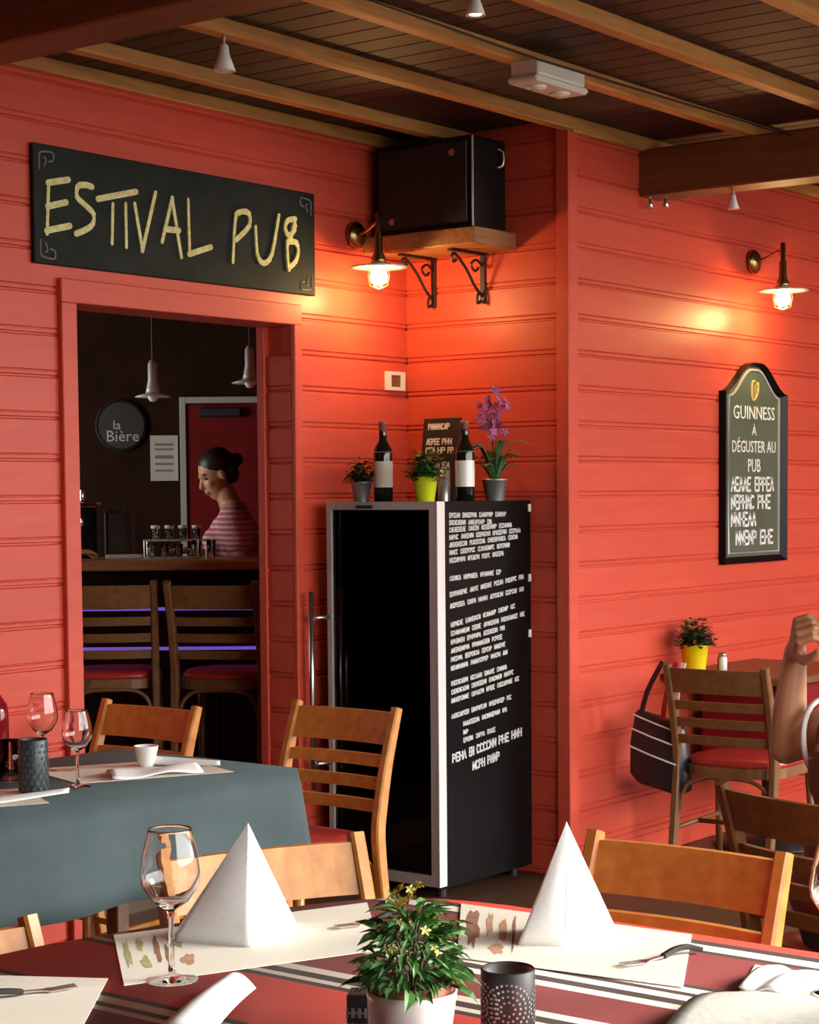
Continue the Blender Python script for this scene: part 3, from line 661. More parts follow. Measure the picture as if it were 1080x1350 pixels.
# leafy pot
LEAFM = []
for sh_ in range(3):
    bm = B(); L_ = (.046, .038, .030)[sh_]; wd = (.0075, .0085, .007)[sh_]
    pts = [(0, .001, 0), (L_*.3, wd, .004), (L_*.65, wd*.8, .002), (L_, .0, -.008)]
    l = [bm.verts.new((x, y, z)) for x, y, z in pts]; c = [bm.verts.new((x, 0, z-.003)) for x, y, z in pts[:-1]]; rr = [bm.verts.new((x, -y, z)) for x, y, z in pts[:-1]]
    for i in range(2):
        bm.faces.new((l[i], l[i+1], c[i+1], c[i])); bm.faces.new((c[i], c[i+1], rr[i+1], rr[i]))
    bm.faces.new((l[2], l[3], c[2])); bm.faces.new((c[2], l[3], rr[2]))
    me = bpy.data.meshes.new('leaf'); bm.to_mesh(me); bm.free(); me.materials.append(LEAF if sh_ else LEAF); LEAFM.append(me)
def place_leaf(parent, p, d, meidx, scale=1.0, roll=0.0, mats=None, name='leaf'):
    o = bpy.data.objects.new(name, meidx); COL.objects.link(o); o.parent = parent
    o.location = p; o.rotation_euler = (Vector(d).to_track_quat('X', 'Z') @ Euler((roll, 0, 0)).to_quaternion()).to_euler(); o.scale = (scale,)*3
    return o
pp = thing('potted_pepper_plant', 'bushy green plant with pale yellow flowers in a white pot', 'potted plant', (1.965, 1.517, TZ0))
obj('cachepot', lathe(B(), [(.043, 0), (.046, .004), (.060, .098), (.061, .106), (.058, .106), (.056, .098), (.043, .01), (.0, .01)], 32, cap=False), CHINA, pp, True)
obj('inner_pot', lathe(B(), [(.050, .05), (.0555, .1065), (.0555, .117), (.0515, .117), (.050, .102), (.0, .102)], 32, cap=False), TERRA, pp, True)
obj('soil', lathe(B(), [(.0505, .098), (.03, .106), (.0, .108)], 20), SOIL, pp, True)
rp = random.Random(5)
bm = B()
for k in range(16):
    a = rp.uniform(0, 2*PI); r1 = rp.uniform(.02, .058); h_ = rp.uniform(.16, .235)-r1*.5
    tube(bm, smoothpath([(.01*math.cos(a), .01*math.sin(a), .105), (.5*r1*math.cos(a), .5*r1*math.sin(a), .105+(h_-.1)*.6), (r1*math.cos(a), r1*math.sin(a), h_)], 3), .0016, 5)
obj('stems', bm, STEM, pp)
for k in range(285):
    a = rp.uniform(0, 2*PI); el = rp.uniform(-.15, 1.0); q = rp.uniform(.45, 1.0)
    rad = .066*q*math.cos(el*PI/2*.82); z = .120+.098*max(0, el)*(.55+.45*q)+rp.uniform(-.004, .008)
    d = Vector((math.cos(a), math.sin(a), rp.uniform(-.55, .35)+.9*max(0, el-.35)))
    place_leaf(pp, (rad*math.cos(a), rad*math.sin(a), z), d, LEAFM[k % 3], rp.uniform(.7, 1.0), rp.uniform(-.6, .6))
bm = B()
for k in range(5):
    a = 2*PI*k/5
    v0 = bm.verts.new((0, 0, 0)); v1 = bm.verts.new((.007*math.cos(a-.5), .007*math.sin(a-.5), .003)); v2 = bm.verts.new((.012*math.cos(a), .012*math.sin(a), .001)); v3 = bm.verts.new((.007*math.cos(a+.5), .007*math.sin(a+.5), .003))
    bm.faces.new((v0, v1, v2, v3))
FLM = bpy.data.meshes.new('flower'); bm.to_mesh(FLM); bm.free(); FLM.materials.append(FLOWY)
FLO = FLM.copy(); FLO.materials.clear(); FLO.materials.append(FLOWO)
for k in range(26):
    a = rp.uniform(0, 2*PI); el = rp.uniform(.2, 1.0); rad = .072*math.cos(el*PI/2*.85); z = .125+.118*el
    o = bpy.data.objects.new('flower', FLM); COL.objects.link(o); o.parent = pp; o.location = (rad*math.cos(a), rad*math.sin(a), z)
    o.rotation_euler = Vector((math.cos(a), math.sin(a), .8)).to_track_quat('Z', 'Y').to_euler(); o.scale = (rp.uniform(.45, .75),)*3
for x, y, z in ((-.01, .012, .238), (.006, -.004, .240), (-.012, -.006, .228), (-.02, .004, .222)):
    o = bpy.data.objects.new('flower', FLO); COL.objects.link(o); o.parent = pp; o.location = (x, y, z); o.scale = (1.2,)*3; o.rotation_euler = (-.3, -.6, 0)
# lace candle holder
ch = thing('candle_holder', 'black cylindrical candle holder with a dotted lace pattern beside the leafy pot', 'candle holder', (2.172, 1.505, TZ0))
obj('cup', lathe(B(), [(.036, 0), (.0385, .004), (.0385, .092), (.0365, .094), (.0355, .09), (.0355, .03), (.0, .03)], 32, cap=False), BLACKM, ch, True)
obj('liner', lathe(B(), [(.0352, .03), (.0352, .0915), (.0335, .0915), (.033, .034), (.0, .034)], 28, cap=False), STEEL, ch, True)
bm = B()
for ca in (3.75, 5.6, 1.2, 2.5):
    for ri in (.010, .018, .026, .034):
        nn = int(ri*2*PI/.0068)
        for k in range(nn):
            b = 2*PI*k/nn; dz = ri*math.sin(b); da = ri*math.cos(b)/.0385; z = .044+dz
            if .006 < z < .086:
                a = ca+da; c = Vector((.0388*math.cos(a), .0388*math.sin(a), z)); tdir = Vector((-math.sin(a), math.cos(a), 0)); nrm = Vector((math.cos(a), math.sin(a), 0))
                vs = [bm.verts.new(c+nrm*.0006+tdir*(.0021*math.cos(g))+Vector((0, 0, .0021*math.sin(g)))) for g in (0, 1.26, 2.51, 3.77, 5.03)]
                bm.faces.new(vs)
o = obj('lace_dots', bm, ZINC, ch); o['kind'] = 'stuff'
tn = thing('table_number_block', 'small black block with grey marks at the foot of the white pot', 'block', (2.045, 1.672, TZ0), .55)
obj('block', box2(B(), (-.021, -.016, 0), (.021, .016, .062), .002), BLACKM, tn)
bm = B(); scribble(bm, -.015, .030, .028, .012, random.Random(2), .0028); scribble(bm, -.015, .010, .028, .010, random.Random(4), .0028)
obj('mark', bm, GREYP, tn, loc=(-.0213, 0, 0), rot=(PI/2, 0, -PI/2))
# rolled and creased napkins
def drape(name, pts, hfun, label, m, cat='napkin', nu=14, nv=10, rest=TZ0+.0016):
    P = [Vector((x, y, 0)) for x, y in pts]; c = sum(P, Vector())/4; bm = B(); rows_ = []
    for i in range(nu+1):
        u = i/nu; row = []
        for j in range(nv+1):
            v = j/nv; p = (P[0]*(1-u)+P[1]*u)*(1-v)+(P[3]*(1-u)+P[2]*u)*v-c
            row.append(bm.verts.new((p.x, p.y, hfun(u, v))))
        rows_.append(row)
    for a, b in zip(rows_, rows_[1:]):
        for j in range(nv): bm.faces.new((a[j], a[j+1], b[j+1], b[j]))
    o = obj(name, bm, m, None, True, (c.x, c.y, rest)); tag(o, label, cat)
    md = o.modifiers.new('thick', 'SOLIDIFY'); md.thickness = .003; md.offset = 1
    return o
drape('rolled_napkin', [(2.10, 2.00), (2.125, 1.945), (1.86, 1.80), (1.83, 1.88)], lambda u, v: .004+.022*math.sin(PI*u)+.006*math.sin(PI*v), 'rolled white napkin lying on the red stripe', PAPERN, rest=TZ0+.001)
drape('creased_napkin', [(2.50, 1.345), (2.60, 1.10), (2.33, .98), (2.23, 1.30)], lambda u, v: .004+.018*max(0, math.sin(PI*v*1.0))*(1-u*.3)+.006*math.sin(7*u+3*v), 'creased grey linen napkin spread over the paper mat', GREYN, rest=TZ0+.004)
drape('creased_napkin', [(2.70, 1.36), (2.70, 1.275), (2.57, 1.275), (2.55, 1.34)], lambda u, v: .004+.010*math.sin(PI*v)+.004*math.sin(9*u+2*v), 'white paper napkin behind the grey linen napkin', PAPERN, rest=TZ0+.0016)

# ------------------------------------------------------------------ things on the slate table
ZT = .7485
placemat([(3.56, 4.12), (3.96, 3.90), (3.86, 3.60), (3.46, 3.80)], ZT, 'cream paper mat under the white coffee cup', [(.05, .1, .3, .3, PRINTO)], 'printed paper place mats')
placemat([(3.02, 4.05), (3.32, 3.86), (3.20, 3.62), (2.85, 3.80)], ZT, 'cream paper mat under the dark embossed holder', [(.05, .1, .3, .3, PRINTO)], 'printed paper place mats')
cup = thing('coffee_cup', 'plain white coffee cup on the paper mat of the slate table', 'cup', (3.80, 3.885, ZT+.0013))
obj('bowl', lathe(B(), [(.022, 0), (.024, .003), (.034, .052), (.036, .058), (.033, .058), (.030, .05), (.02, .008), (0, .008)], 24, cap=False), CHINA, cup, True)
drape('folded_napkin', [(3.62, 3.86), (3.86, 3.76), (3.80, 3.66), (3.55, 3.76)], lambda u, v: .003+.010*math.sin(PI*v)+.005*math.sin(8*u+v*3), 'folded white napkin in front of the coffee cup', PAPERN, rest=ZT+.0016)
drape('rolled_napkin', [(3.84, 3.90), (3.93, 3.72), (3.90, 3.69), (3.80, 3.87)], lambda u, v: .004+.020*math.sin(PI*v)*(1-.6*u), 'rolled white napkin beside the coffee cup', PAPERN, rest=ZT+.0016)
drape('folded_napkin', [(3.10, 3.78), (3.36, 3.72), (3.32, 3.68), (3.02, 3.70)], lambda u, v: .003+.006*math.sin(PI*v), 'folded white napkin before the embossed holder', PAPERN, rest=ZT+.0016)
drape('folded_napkin', [(2.95, 4.02), (3.14, 3.93), (3.08, 3.84), (2.9, 3.92)], lambda u, v: .003+.02*math.sin(PI*v)*(1-u), 'folded white napkin on the mat behind the embossed holder', PAPERN, rest=ZT+.0016)
pm = thing('candle_holder', 'dark slate embossed cylindrical candle holder on the slate clothed table', 'candle holder', (3.285, 3.775, ZT+.003))
obj('body', lathe(B(), [(.036, 0), (.038, .004), (.038, .137), (.036, .140), (.0345, .138), (.0345, .08), (0, .08)], 28, cap=False), mat('slate_black', (.035, .05, .055), .4), pm, True)
bm = B()
for k in range(14):
    for j in range(8):
        a = 2*PI*(k+.5*(j % 2))/14; z = .012+j*.016; box(bm, (.0382*math.cos(a), .0382*math.sin(a), z), (.003, .009, .008), (0, 0, a))
o = obj('embossing', bm, mat('slate_relief', (.06, .08, .09), .35), pm); o['kind'] = 'stuff'
tag(obj('water_tumbler', lathe(B(), [(0, 0), (.030, 0), (.036, .11), (.0345, .11), (.0285, .005), (0, .005)], 24, cap=False), GLASS, None, True, (3.40, 4.0, ZT+.0002)), 'clear tumbler behind the embossed holder', 'glass')
bt = thing('red_bottle', 'dark red glass bottle at the edge of the slate table', 'bottle', (3.42, 4.095, ZT))
obj('body', lathe(B(), [(.042, 0), (.045, .005), (.045, .17), (.040, .20), (.018, .235), (.015, .30), (.017, .302), (.017, .31), (0, .31)], 28), ROSE, bt, True)
obj('cap', lathe(B(), [(.0175, .285), (.0175, .313), (0, .314)], 18), FOIL, bt, True)

# ------------------------------------------------------------------ on top of the fridge
FT = 1.49
def bottle(x, y, z, label, lab=LABELP, s=1.0):
    t = thing('wine_bottle', label, 'bottle', (x, y, z), 0, 'wine bottles on the fridge')
    obj('glass', lathe(B(), [(.034, 0), (.037, .004), (.037, .185), (.033, .205), (.016, .235), (.014, .295), (.0155, .297), (.0155, .305), (0, .305)], 24), WINEG, t, True)
    obj('foil', lathe(B(), [(.0148, .245), (.0148, .296), (.0162, .297), (.0162, .307), (0, .3075)], 18), FOIL, t, True)
    obj('label', lathe(B(), [(.0374, .055), (.0374, .155)], 24, cap=False), lab, t, True); obj('neck_label', lathe(B(), [(.0355, .172), (.0362, .19)], 24, cap=False), lab, t, True)
    return t
bottle(5.735, 4.545, FT, 'wine bottle with cream label between zinc pot and small chalkboard')
bottle(5.895, 4.272, FT, 'wine bottle with white label beside the purple orchid', ENAMEL)
def foliage(name, parent, m, n, r, z0, h, seed, L_=.03, wd=.008):
    rg = random.Random(seed); bm = B()
    for k in range(n):
        a = rg.uniform(0, 2*PI); el = rg.uniform(0, 1); q = rg.uniform(.3, 1)
        c = Vector((r*q*math.cos(a)*math.cos(el*1.2), r*q*math.sin(a)*math.cos(el*1.2), z0+h*el*q))
        d = Vector((math.cos(a), math.sin(a), rg.uniform(-.4, .9))).normalized(); s = d.cross(Vector((0, 0, 1))).normalized()*wd*rg.uniform(.7, 1.2); l = L_*rg.uniform(.6, 1.1)
        vs = [bm.verts.new(p) for p in (c, c+d*l*.5+s, c+d*l+Vector((0, 0, -.004)), c+d*l*.5-s)]; bm.faces.new(vs)
    o = obj(name, bm, m, parent); o['kind'] = 'stuff'; return o
def pot(t, r0, r1, h, m, soil=True):
    obj('pot', lathe(B(), [(r0, 0), (r1, h-.008), (r1+.003, h-.006), (r1+.003, h), (r1-.003, h), (r0-.004, .01), (0, .01)], 24, cap=False), m, t, True)
    if soil: obj('soil', lathe(B(), [(r1-.006, h-.015), (0, h-.008)], 18), SOIL, t)
t = thing('potted_plant', 'small bronze-leaved plant in a zinc pot on the fridge', 'potted plant', (5.70, 4.625, FT)); pot(t, .030, .040, .078, ZINC); foliage('foliage', t, LEAFD, 300, .062, .075, .085, 3, .030, .010); foliage('sprigs', t, LEAFB, 130, .066, .085, .10, 4, .022, .007)
t = thing('potted_plant', 'small green plant in a lime yellow pot on the fridge', 'potted plant', (5.70, 4.315, FT)); pot(t, .034, .047, .092, LIME); foliage('foliage', t, LEAF, 260, .072, .085, .115, 6, .036, .012); foliage('dark_foliage', t, LEAFD, 240, .066, .085, .095, 7, .036, .012)
t = thing('potted_orchid', 'purple flowering orchid in a zinc pot on the fridge', 'potted plant', (6.085, 4.265, FT)); pot(t, .036, .050, .085, ZINC)
rg = random.Random(9)
for k in range(17):
    a = 2*PI*k/17+rg.uniform(-.2, .2); l = rg.uniform(.10, .17); up = rg.uniform(.03, .14); bm = B()
    if l*math.cos(a) > .11: l = .10
    pts = smoothpath([(.01*math.cos(a), .01*math.sin(a), .08), (l*.5*math.cos(a), l*.5*math.sin(a), .10+up), (l*math.cos(a), l*math.sin(a), .10+up*.9)], 4)
    bar(bm, pts, (-math.sin(a), math.cos(a), 0), [.010+.016*math.sin(PI*(i+.5)/len(pts)) for i in range(len(pts))], .003); obj('leaf', bm, LEAFD if k % 3 else LEAF, t)
st = []
for k, (dx, dy, h_) in enumerate(((-.05, -.055, .43), (-.02, .03, .37), (-.05, -.01, .41))):
    pts = smoothpath([(0, 0, .08), (dx*.3, dy*.3, .22), (dx, dy, h_)], 5); obj('stem', tube(B(), pts, .003, 6), STEM, t, True); st.append(pts)
for k in range(46):
    s_ = st[k % 3]; f = rg.uniform(.62, 1.0); p = s_[int(f*(len(s_)-1))]+Vector((rg.uniform(-.035, .035), rg.uniform(-.03, .03), rg.uniform(-.02, .03)))
    if k == 0:
        bm = B()
        for j in range(5):
            a = 2*PI*j/5; vs = [bm.verts.new(q) for q in ((0, 0, 0), (.014*math.cos(a-.55), .014*math.sin(a-.55), .003), (.023*math.cos(a), .023*math.sin(a), .0), (.014*math.cos(a+.55), .014*math.sin(a+.55), .003))]; bm.faces.new(vs)
        fl0 = obj('flower', bm, PURPLE, t); o = fl0
    else: o = fl0.copy(); COL.objects.link(o)
    o.location = p; o.rotation_euler = (rg.uniform(-1.2, 1.2), -1.0+rg.uniform(-.6, .6), rg.uniform(0, 3))
t = thing('small_chalkboard', 'small black handwritten board leaning on the wall behind the lime pot', 'sign', (6.02, 4.50, FT), -.06)
bd = obj('board', box2(B(), (-.006, -.095, 0), (.006, .095, .33), .002), BLACKM, t); bd.rotation_euler = (0, .12, 0)
rng = random.Random(21)
for z, ws in ((.285, (.11,)), (.225, (.07, .05)), (.19, (.05, .04, .03)), (.13, (.08, .04)), (.09, (.05, .06))):
    x = -sum(ws)/2-.01
    for q in ws:
        bm = B(); scribble(bm, x, 0, q, .022, rng, .005); x += q+.012
        o = obj('written_word', bm, WHITEP, bd, loc=(-.0065, 0, z), rot=(PI/2, 0, -PI/2)); o['kind'] = 'stuff'
tag(obj('tin_can', lathe(B(), [(.024, 0), (.024, .120), (.0225, .120), (.0225, .01), (0, .01)], 20, cap=False), ZINC, None, True, (5.86, 4.345, FT)), 'plain grey tin standing between the lime pot and the wine bottle', 'tin')

# ------------------------------------------------------------------ back table by the red wall
table_frame('side_table', 'small wooden table against the red wall', 6.93, 7.75, 3.42, 4.0, .76, OAKD, True)
tag(obj('table_skirt', prism(B(), rrect(7.16, 7.70, 3.47, 3.95, .02, .2), .34, .728), REDDOOR), 'red cloth panel hanging under the small wall table', 'cloth')
t = thing('potted_plant', 'dark bushy plant in a bright yellow pot on the wall table', 'potted plant', (7.03, 3.905, .76)); pot(t, .045, .058, .115, YELLOW); foliage('foliage', t, LEAFD, 420, .085, .11, .12, 16, .036, .013); foliage('pale_leaves', t, LEAFB, 50, .08, .13, .10, 17, .03, .008)
for dx, dy, mm, lb in ((.11, -.075, CHINA, 'white salt shaker beside the yellow pot'), (.135, -.055, OAKD, 'dark pepper shaker beside the yellow pot')):
    t = thing('shaker', lb, 'shaker', (7.03+dx, 3.905+dy, .76)); obj('body', lathe(B(), [(.018, 0), (.018, .05), (.014, .062)], 14), mm, t, True); obj('cap', lathe(B(), [(.0145, .06), (.0145, .075), (0, .08)], 14), STEEL, t, True)
# bag on the chair
t = thing('handbag', 'black shoulder bag with white zips hanging beside the dark chair', 'bag', (6.60, 3.82, .04))
bm = B(); rr = []
for zz, a, b, oy in ((.30, .06, .10, 0), (.32, .065, .125, 0), (.44, .06, .125, .0), (.56, .035, .11, .0), (.575, .02, .10, .0)):
    rr.append([bm.verts.new((math.copysign(abs(math.cos(q))**.5, math.cos(q))*a, oy+math.copysign(abs(math.sin(q))**.5, math.sin(q))*b, zz+.28*(math.sin(q)*b))) for q in [2*PI*i/20 for i in range(20)]])
for a, b in zip(rr, rr[1:]): bridge(bm, a, b)
bm.faces.new(rr[0]); bm.faces.new(rr[-1]); obj('body', bm, BAGB, t, True)
for zz, a in ((.555, .04), (.50, .055), (.43, .068)): obj('zip', tube(B(), [(-a, .105, zz+.03), (-a-.008, 0, zz), (-a, -.105, zz-.03)], .004, 5), PIPING, t)
for sy, mm in ((.085, BAGB), (-.02, VINYL), (-.075, PIPING)): obj('strap', bar(B(), smoothpath([(-.02, sy, .56), (-.015, sy*.85-.02, .68), (.0, sy*.6-.06, .80)], 3), (0, 1, 0), .022, .005), mm, t)

# ------------------------------------------------------------------ ceiling fittings
em = thing('emergency_light', 'white rectangular emergency light fixed under a ceiling joist', 'light', (5.275, 3.475, 2.912))
obj('housing', box2(B(), (-.14, -.055, -.052), (.14, .055, 0), .006), PLASTIC, em)
obj('lens', box2(B(), (-.155, -.06, -.075), (.155, .06, -.052), .008), PLASTIC, em)
for x in (-.07, .07): obj('lamp_cover', lathe(B(), [(.035, -.075), (.03, -.083), (0, -.087)], 18, (x, 0, 0)), ENAMEL, em, True)
def spot(x, y, z, label, lit=False, s=1.0, body=ENAMEL):
    t = thing('spotlight', label, 'spotlight', (x, y, z), 0, 'small ceiling spotlights')
    obj('stem', tube(B(), [(0, 0, 0), (0, 0, -.03*s)], .006*s, 8), STEEL, t)
    obj('head', lathe(B(), [(.008*s, -.025*s), (.014*s, -.03*s), (.017*s, -.055*s), (.035*s, -.105*s), (.033*s, -.106*s), (.0, -.09*s)], 20, cap=False), body, t, True)
    obj('bulb', lathe(B(), [(.026*s, -.096*s), (.02*s, -.103*s), (0, -.106*s)], 16), SPOTB if lit else CHINA, t, True)
    return t
spot(4.30, 4.01, 2.912, 'white cone spotlight hanging from the joist above the chalk sign')
spot(4.30, 3.07, 2.91, 'lit ceiling spotlight at the joist before the emergency light', True, .8)
spot(6.80, 3.985, 2.724, 'small metal spot under the beam right at the red wall', False, .45, STEEL)
spot(6.83, 3.93, 2.724, 'small metal spot under the beam just off the red wall', False, .45, STEEL)
spot(6.875, 3.645, 2.724, 'white cone spotlight under the beam above the arched board', False, .72)
tag(obj('cable', tube(B(), [(3.55, 3.34, 2.895), (5.0, 3.34, 2.87), (6.78, 3.34, 2.885)], .004, 6), IRON), 'thin dark cable strung along the ceiling past the emergency light', 'cable')
tag(obj('cable', tube(B(), [(3.9, 4.5, 2.905), (3.9, 3.5, 2.88), (3.9, 2.0, 2.9)], .003, 6), IRON), 'thin dark cable crossing the joists near the white cone spot', 'cable')

# ------------------------------------------------------------------ bar room things (local axes: lateral, depth)
def ithing(name, label, cat, lat, dep, z, rz=0, group=None): return thing(name, label, cat, IN(lat, dep, z), IYAW+rz, group)
bc = ithing('bar_counter', 'long wooden bar counter with a dark panelled front', 'counter', -1.1, 8.72, FZ)
obj('counter_top', box2(B(), (-1.55, -.30, 1.095), (1.05, .16, 1.135), .006), BARW, bc)
obj('edge_moulding', box2(B(), (-1.55, -.318, 1.088), (1.05, -.30, 1.128), .004), SHELF, bc)
obj('carcass', box2(B(), (-1.5, -.12, 0), (1.0, .14, 1.095)), BROWNW, bc)
for k in range(12): obj('panel', box2(B(), (-1.49+k*.21, -.135, .05), (-1.49+k*.21+.195, -.12, 1.0), .004), BROWNW, bc)
for z in (.90, .72): obj('led_strip', box2(B(), (-1.45, -.15, z), (.98, -.136, z+.014)), LED, bc)
# red door, sign, notice on the back wall
dk = ithing('door_2', 'deep red inner door in a pale frame', 'door', -1.06, 10.3, FZ); del dk['label']; del dk['category']; dk['kind'] = 'structure'
obj('leaf', box2(B(), (-.20, -.03, 0), (.62, -.005, 1.91), .003), REDDOOR, dk)
obj('door_frame', box2(box2(box2(B(), (-.235, -.045, 0), (-.20, -.0, 1.95), .003), (.62, -.045, 0), (.655, -.0, 1.95), .003), (-.20, -.045, 1.915), (.62, 0, 1.95), .003), ALU, dk)
obj('door_closer', box2(B(), (-.13, -.08, 1.84), (.10, -.03, 1.89), .006), BLACKM, dk)
nt_ = ithing('paper_notice', 'white printed paper notice on the dark bar wall', 'notice', -1.385, 10.295, 1.60)
obj('sheet', box2(B(), (-.075, -.004, 0), (.075, 0, .245)), noisy('notice_paper', (.5, .48, .44), (.56, .54, .5)), nt_)
for k, (z, h_) in enumerate(((.19, .012), (.165, .010), (.12, .018), (.085, .012), (.05, .010))): obj('print_line', box2(B(), (-.05, -.0052, z), (.05, -.004, z+h_)), GREYP, nt_)
rs_ = ithing('round_sign', 'round black sign with grey lettering on the dark bar wall', 'sign', -1.615, 10.295, 1.90)
obj('disc', lathe(B(), [(.14, 0), (.14, -.02), (.128, -.028), (.125, -.02), (0, -.02)], 32, axis='Y'), BLACKM, rs_)
text('lettering', 'la', .07, ALU, rs_, (-.02, -.022, .0), (PI/2, 0, 0)); text('lettering', 'Bière', .085, ALU, rs_, (.01, -.022, -.06), (PI/2, 0, 0))
def pendant(lat, dep, z, label):
    t = ithing('pendant_lamp', label, 'lamp', lat, dep, z, 0, 'pendant lamps over the bar')
    obj('cord', tube(B(), [(0, 0, .14), (0, 0, 2.76-z)], .005, 6), IRON, t)
    obj('socket', lathe(B(), [(.012, .15), (.022, .13), (.022, .06), (.030, .02), (.034, 0)], 16), ALU, t, True)
    obj('shade', lathe(B(), [(.034, 0), (.06, -.008), (.082, -.016), (.08, -.019), (.03, -.008)], 28, cap=False), ENAMEL, t, True)
    obj('bulb', lathe(B(), [(.02, 0), (.026, -.02), (.016, -.036), (0, -.04)], 14), CHINA, t, True)
pendant(-1.21, 8.65, 1.985, 'metal pendant lamp with flat shade hanging before the dark wall'); pendant(-.755, 8.5, 2.035, 'metal pendant lamp with flat shade partly behind the door jamb')
# tap
tp = ithing('beer_tap', 'black beer tap tower with a chrome top on the bar counter', 'beer tap', -1.525, 8.70, FZ+1.135)
obj('tower', box2(B(), (-.055, -.05, 0), (.045, .06, .235), .012), BLACK, tp); obj('cap', box2(B(), (-.06, -.055, .235), (.05, .065, .255), .004), CHROME, tp)
obj('tap_handle', lathe(B(), [(.008, .255), (.012, .27), (.012, .31), (.006, .32)], 12, (-.02, -.02, 0)), CHROME, tp, True); obj('spout', tube(B(), [(-.01, -.05, .19), (-.01, -.10, .185), (-.01, -.105, .15)], .008, 8), CHROME, tp, True)
cf = ithing('drinks_machine', 'dark grey drinks machine behind the beer tap', 'machine', -1.39, 8.80, FZ+1.135)
obj('body', box2(B(), (-.07, -.06, 0), (.055, .10, .225), .02), noisy('machine_grey', (.035, .028, .024), (.055, .045, .038)), cf); obj('tray', box2(B(), (-.05, -.15, 0), (.12, -.06, .018), .003), ALU, cf); obj('dial', lathe(B(), [(.016, -.06), (.016, -.068)], 14, (.03, 0, .19), axis='Y'), BLACKM, cf)
# rack of glasses
rk = ithing('glass_rack', 'small two-tier wire rack on the bar counter', 'rack', -1.115, 8.62, FZ+1.135)
obj('upper_tray', box2(B(), (-.14, -.05, .078), (.15, .05, .086), .002), ALU, rk); obj('lower_tray', box2(B(), (-.14, -.05, .0), (.15, .05, .006), .002), ALU, rk)
for x in (-.135, .145):
    for y in (-.045, .045): obj('upright', tube(B(), [(x, y, 0), (x, y, .08)], .004, 6), STEEL, rk)
def jar(lat, dep, z, lb, gp, h=.055, lid=True):
    t = ithing('shot_glass', lb, 'glass', lat, dep, z, 0, gp); obj('glass', lathe(B(), [(0, 0), (.017, 0), (.021, h), (.019, h), (.015, .006), (0, .006)], 14, cap=False), GLASS, t, True)
    if lid: obj('lid', lathe(B(), [(.0215, h-.006), (.0215, h+.008), (0, h+.009)], 14), CHINA, t, True)
for k in range(4): jar(-1.115-.09+k*.062, 8.62, FZ+1.135+.0865, 'small lidded glass on the upper tier of the bar rack', 'lidded glasses on the upper tier')
for k in range(4): jar(-1.115-.11+k*.062, 8.62, FZ+1.135+.0065, 'small glass on the lower tier of the bar rack', 'glasses on the lower tier', .06, False)
for k in range(2): jar(-1.005+k*.065, 8.50, FZ+1.1355, 'clear straight glass standing before the wire rack', 'glasses before the rack', .085, False)

# ------------------------------------------------------------------ people
def rcone(bm, p, q, r0, r1, n=14):
    p, q = Vector(p), Vector(q); t = (q-p); L_ = t.length; t = t.normalized() if L_ > 1e-6 else Vector((0, 0, 1))
    s = t.orthogonal().normalized(); u = t.cross(s); prof = []
    for i in range(5): a = -PI/2+PI/2*i/4.0; prof.append((r0*math.cos(a), r0*math.sin(a)))
    for i in range(5): a = PI/2*i/4.0; prof.append((r1*math.cos(a), L_+r1*math.sin(a)))
    rs = [ring(bm, p+t*h, s, u, max(r, 1e-4), max(r, 1e-4), n) for r, h in prof]
    for a, b in zip(rs, rs[1:]): bridge(bm, a, b)
    bm.faces.new(rs[0]); bm.faces.new(rs[-1])
def ell(bm, c, rad, rot=(0, 0, 0)):
    bmesh.ops.create_uvsphere(bm, u_segments=20, v_segments=14, radius=1, matrix=Matrix.Translation(Vector(c)) @ Euler(rot).to_matrix().to_4x4() @ Matrix.Diagonal((*rad, 1)))
def fuse(name, bm, vox, m, parent, it=6):
    bmesh.ops.recalc_face_normals(bm, faces=bm.faces)
    me = bpy.data.meshes.new('tmp'); bm.to_mesh(me); bm.free(); o = bpy.data.objects.new('tmp', me); COL.objects.link(o)
    md = o.modifiers.new('r', 'REMESH'); md.mode = 'VOXEL'; md.voxel_size = vox; md.use_smooth_shade = True
    sm = o.modifiers.new('s', 'SMOOTH'); sm.factor = .5; sm.iterations = it
    bpy.context.view_layer.update()
    me2 = bpy.data.meshes.new_from_object(o.evaluated_get(bpy.context.evaluated_depsgraph_get())); bpy.data.objects.remove(o)
    return link(name, me2, m, parent, True)
def chain(bm, pts, rs):
    for (p, q), (a, b) in zip(zip(pts, pts[1:]), zip(rs, rs[1:])): rcone(bm, p, q, a, b)
def hand(bm, wrist, dirv, palm_n, thumb_side, k=1.0, curl=.5, slim=1.0):
    """wrist point, direction of the fingers, palm normal (fingers curl to it), side the thumb leaves from"""
    d = Vector(dirv).normalized(); n = Vector(palm_n); n = (n-d*n.dot(d)).normalized(); s = d.cross(n)
    if s.dot(Vector(thumb_side)) < 0: s = -s
    w0 = Vector(wrist)
    for i, off in enumerate((.030, .011, -.008, -.026)):
        kn = w0+d*(.088-(.004*abs(i-1)))*k+s*off*k
        rcone(bm, w0+s*off*.55*k+d*.012*k, kn, .015*k, .0112*k*slim, 10)
        ln = (.074, .082, .076, .060)[i]*k; a = 0; p = kn
        for j, f in enumerate((.45, .32, .23)):
            a += curl*(.9, 1.15, .8)[j]; q = p+(d*math.cos(a)+n*math.sin(a))*ln*f
            rcone(bm, p, q, (.0100-.0010*j)*k*slim, (.0092-.0011*j)*k*slim, 10); p = q
    t0 = w0+d*.025*k+s*.022*k; t1 = t0+(d*.55+s*.75+n*.25).normalized()*.042*k; t2 = t1+(d*.85+s*.25+n*.45).normalized()*.030*k; t3 = t2+(d*.9+n*.5).normalized()*.024*k
    chain(bm, [t0, t1, t2, t3], [.014*k, .0115*k, .0100*k, .0080*k])
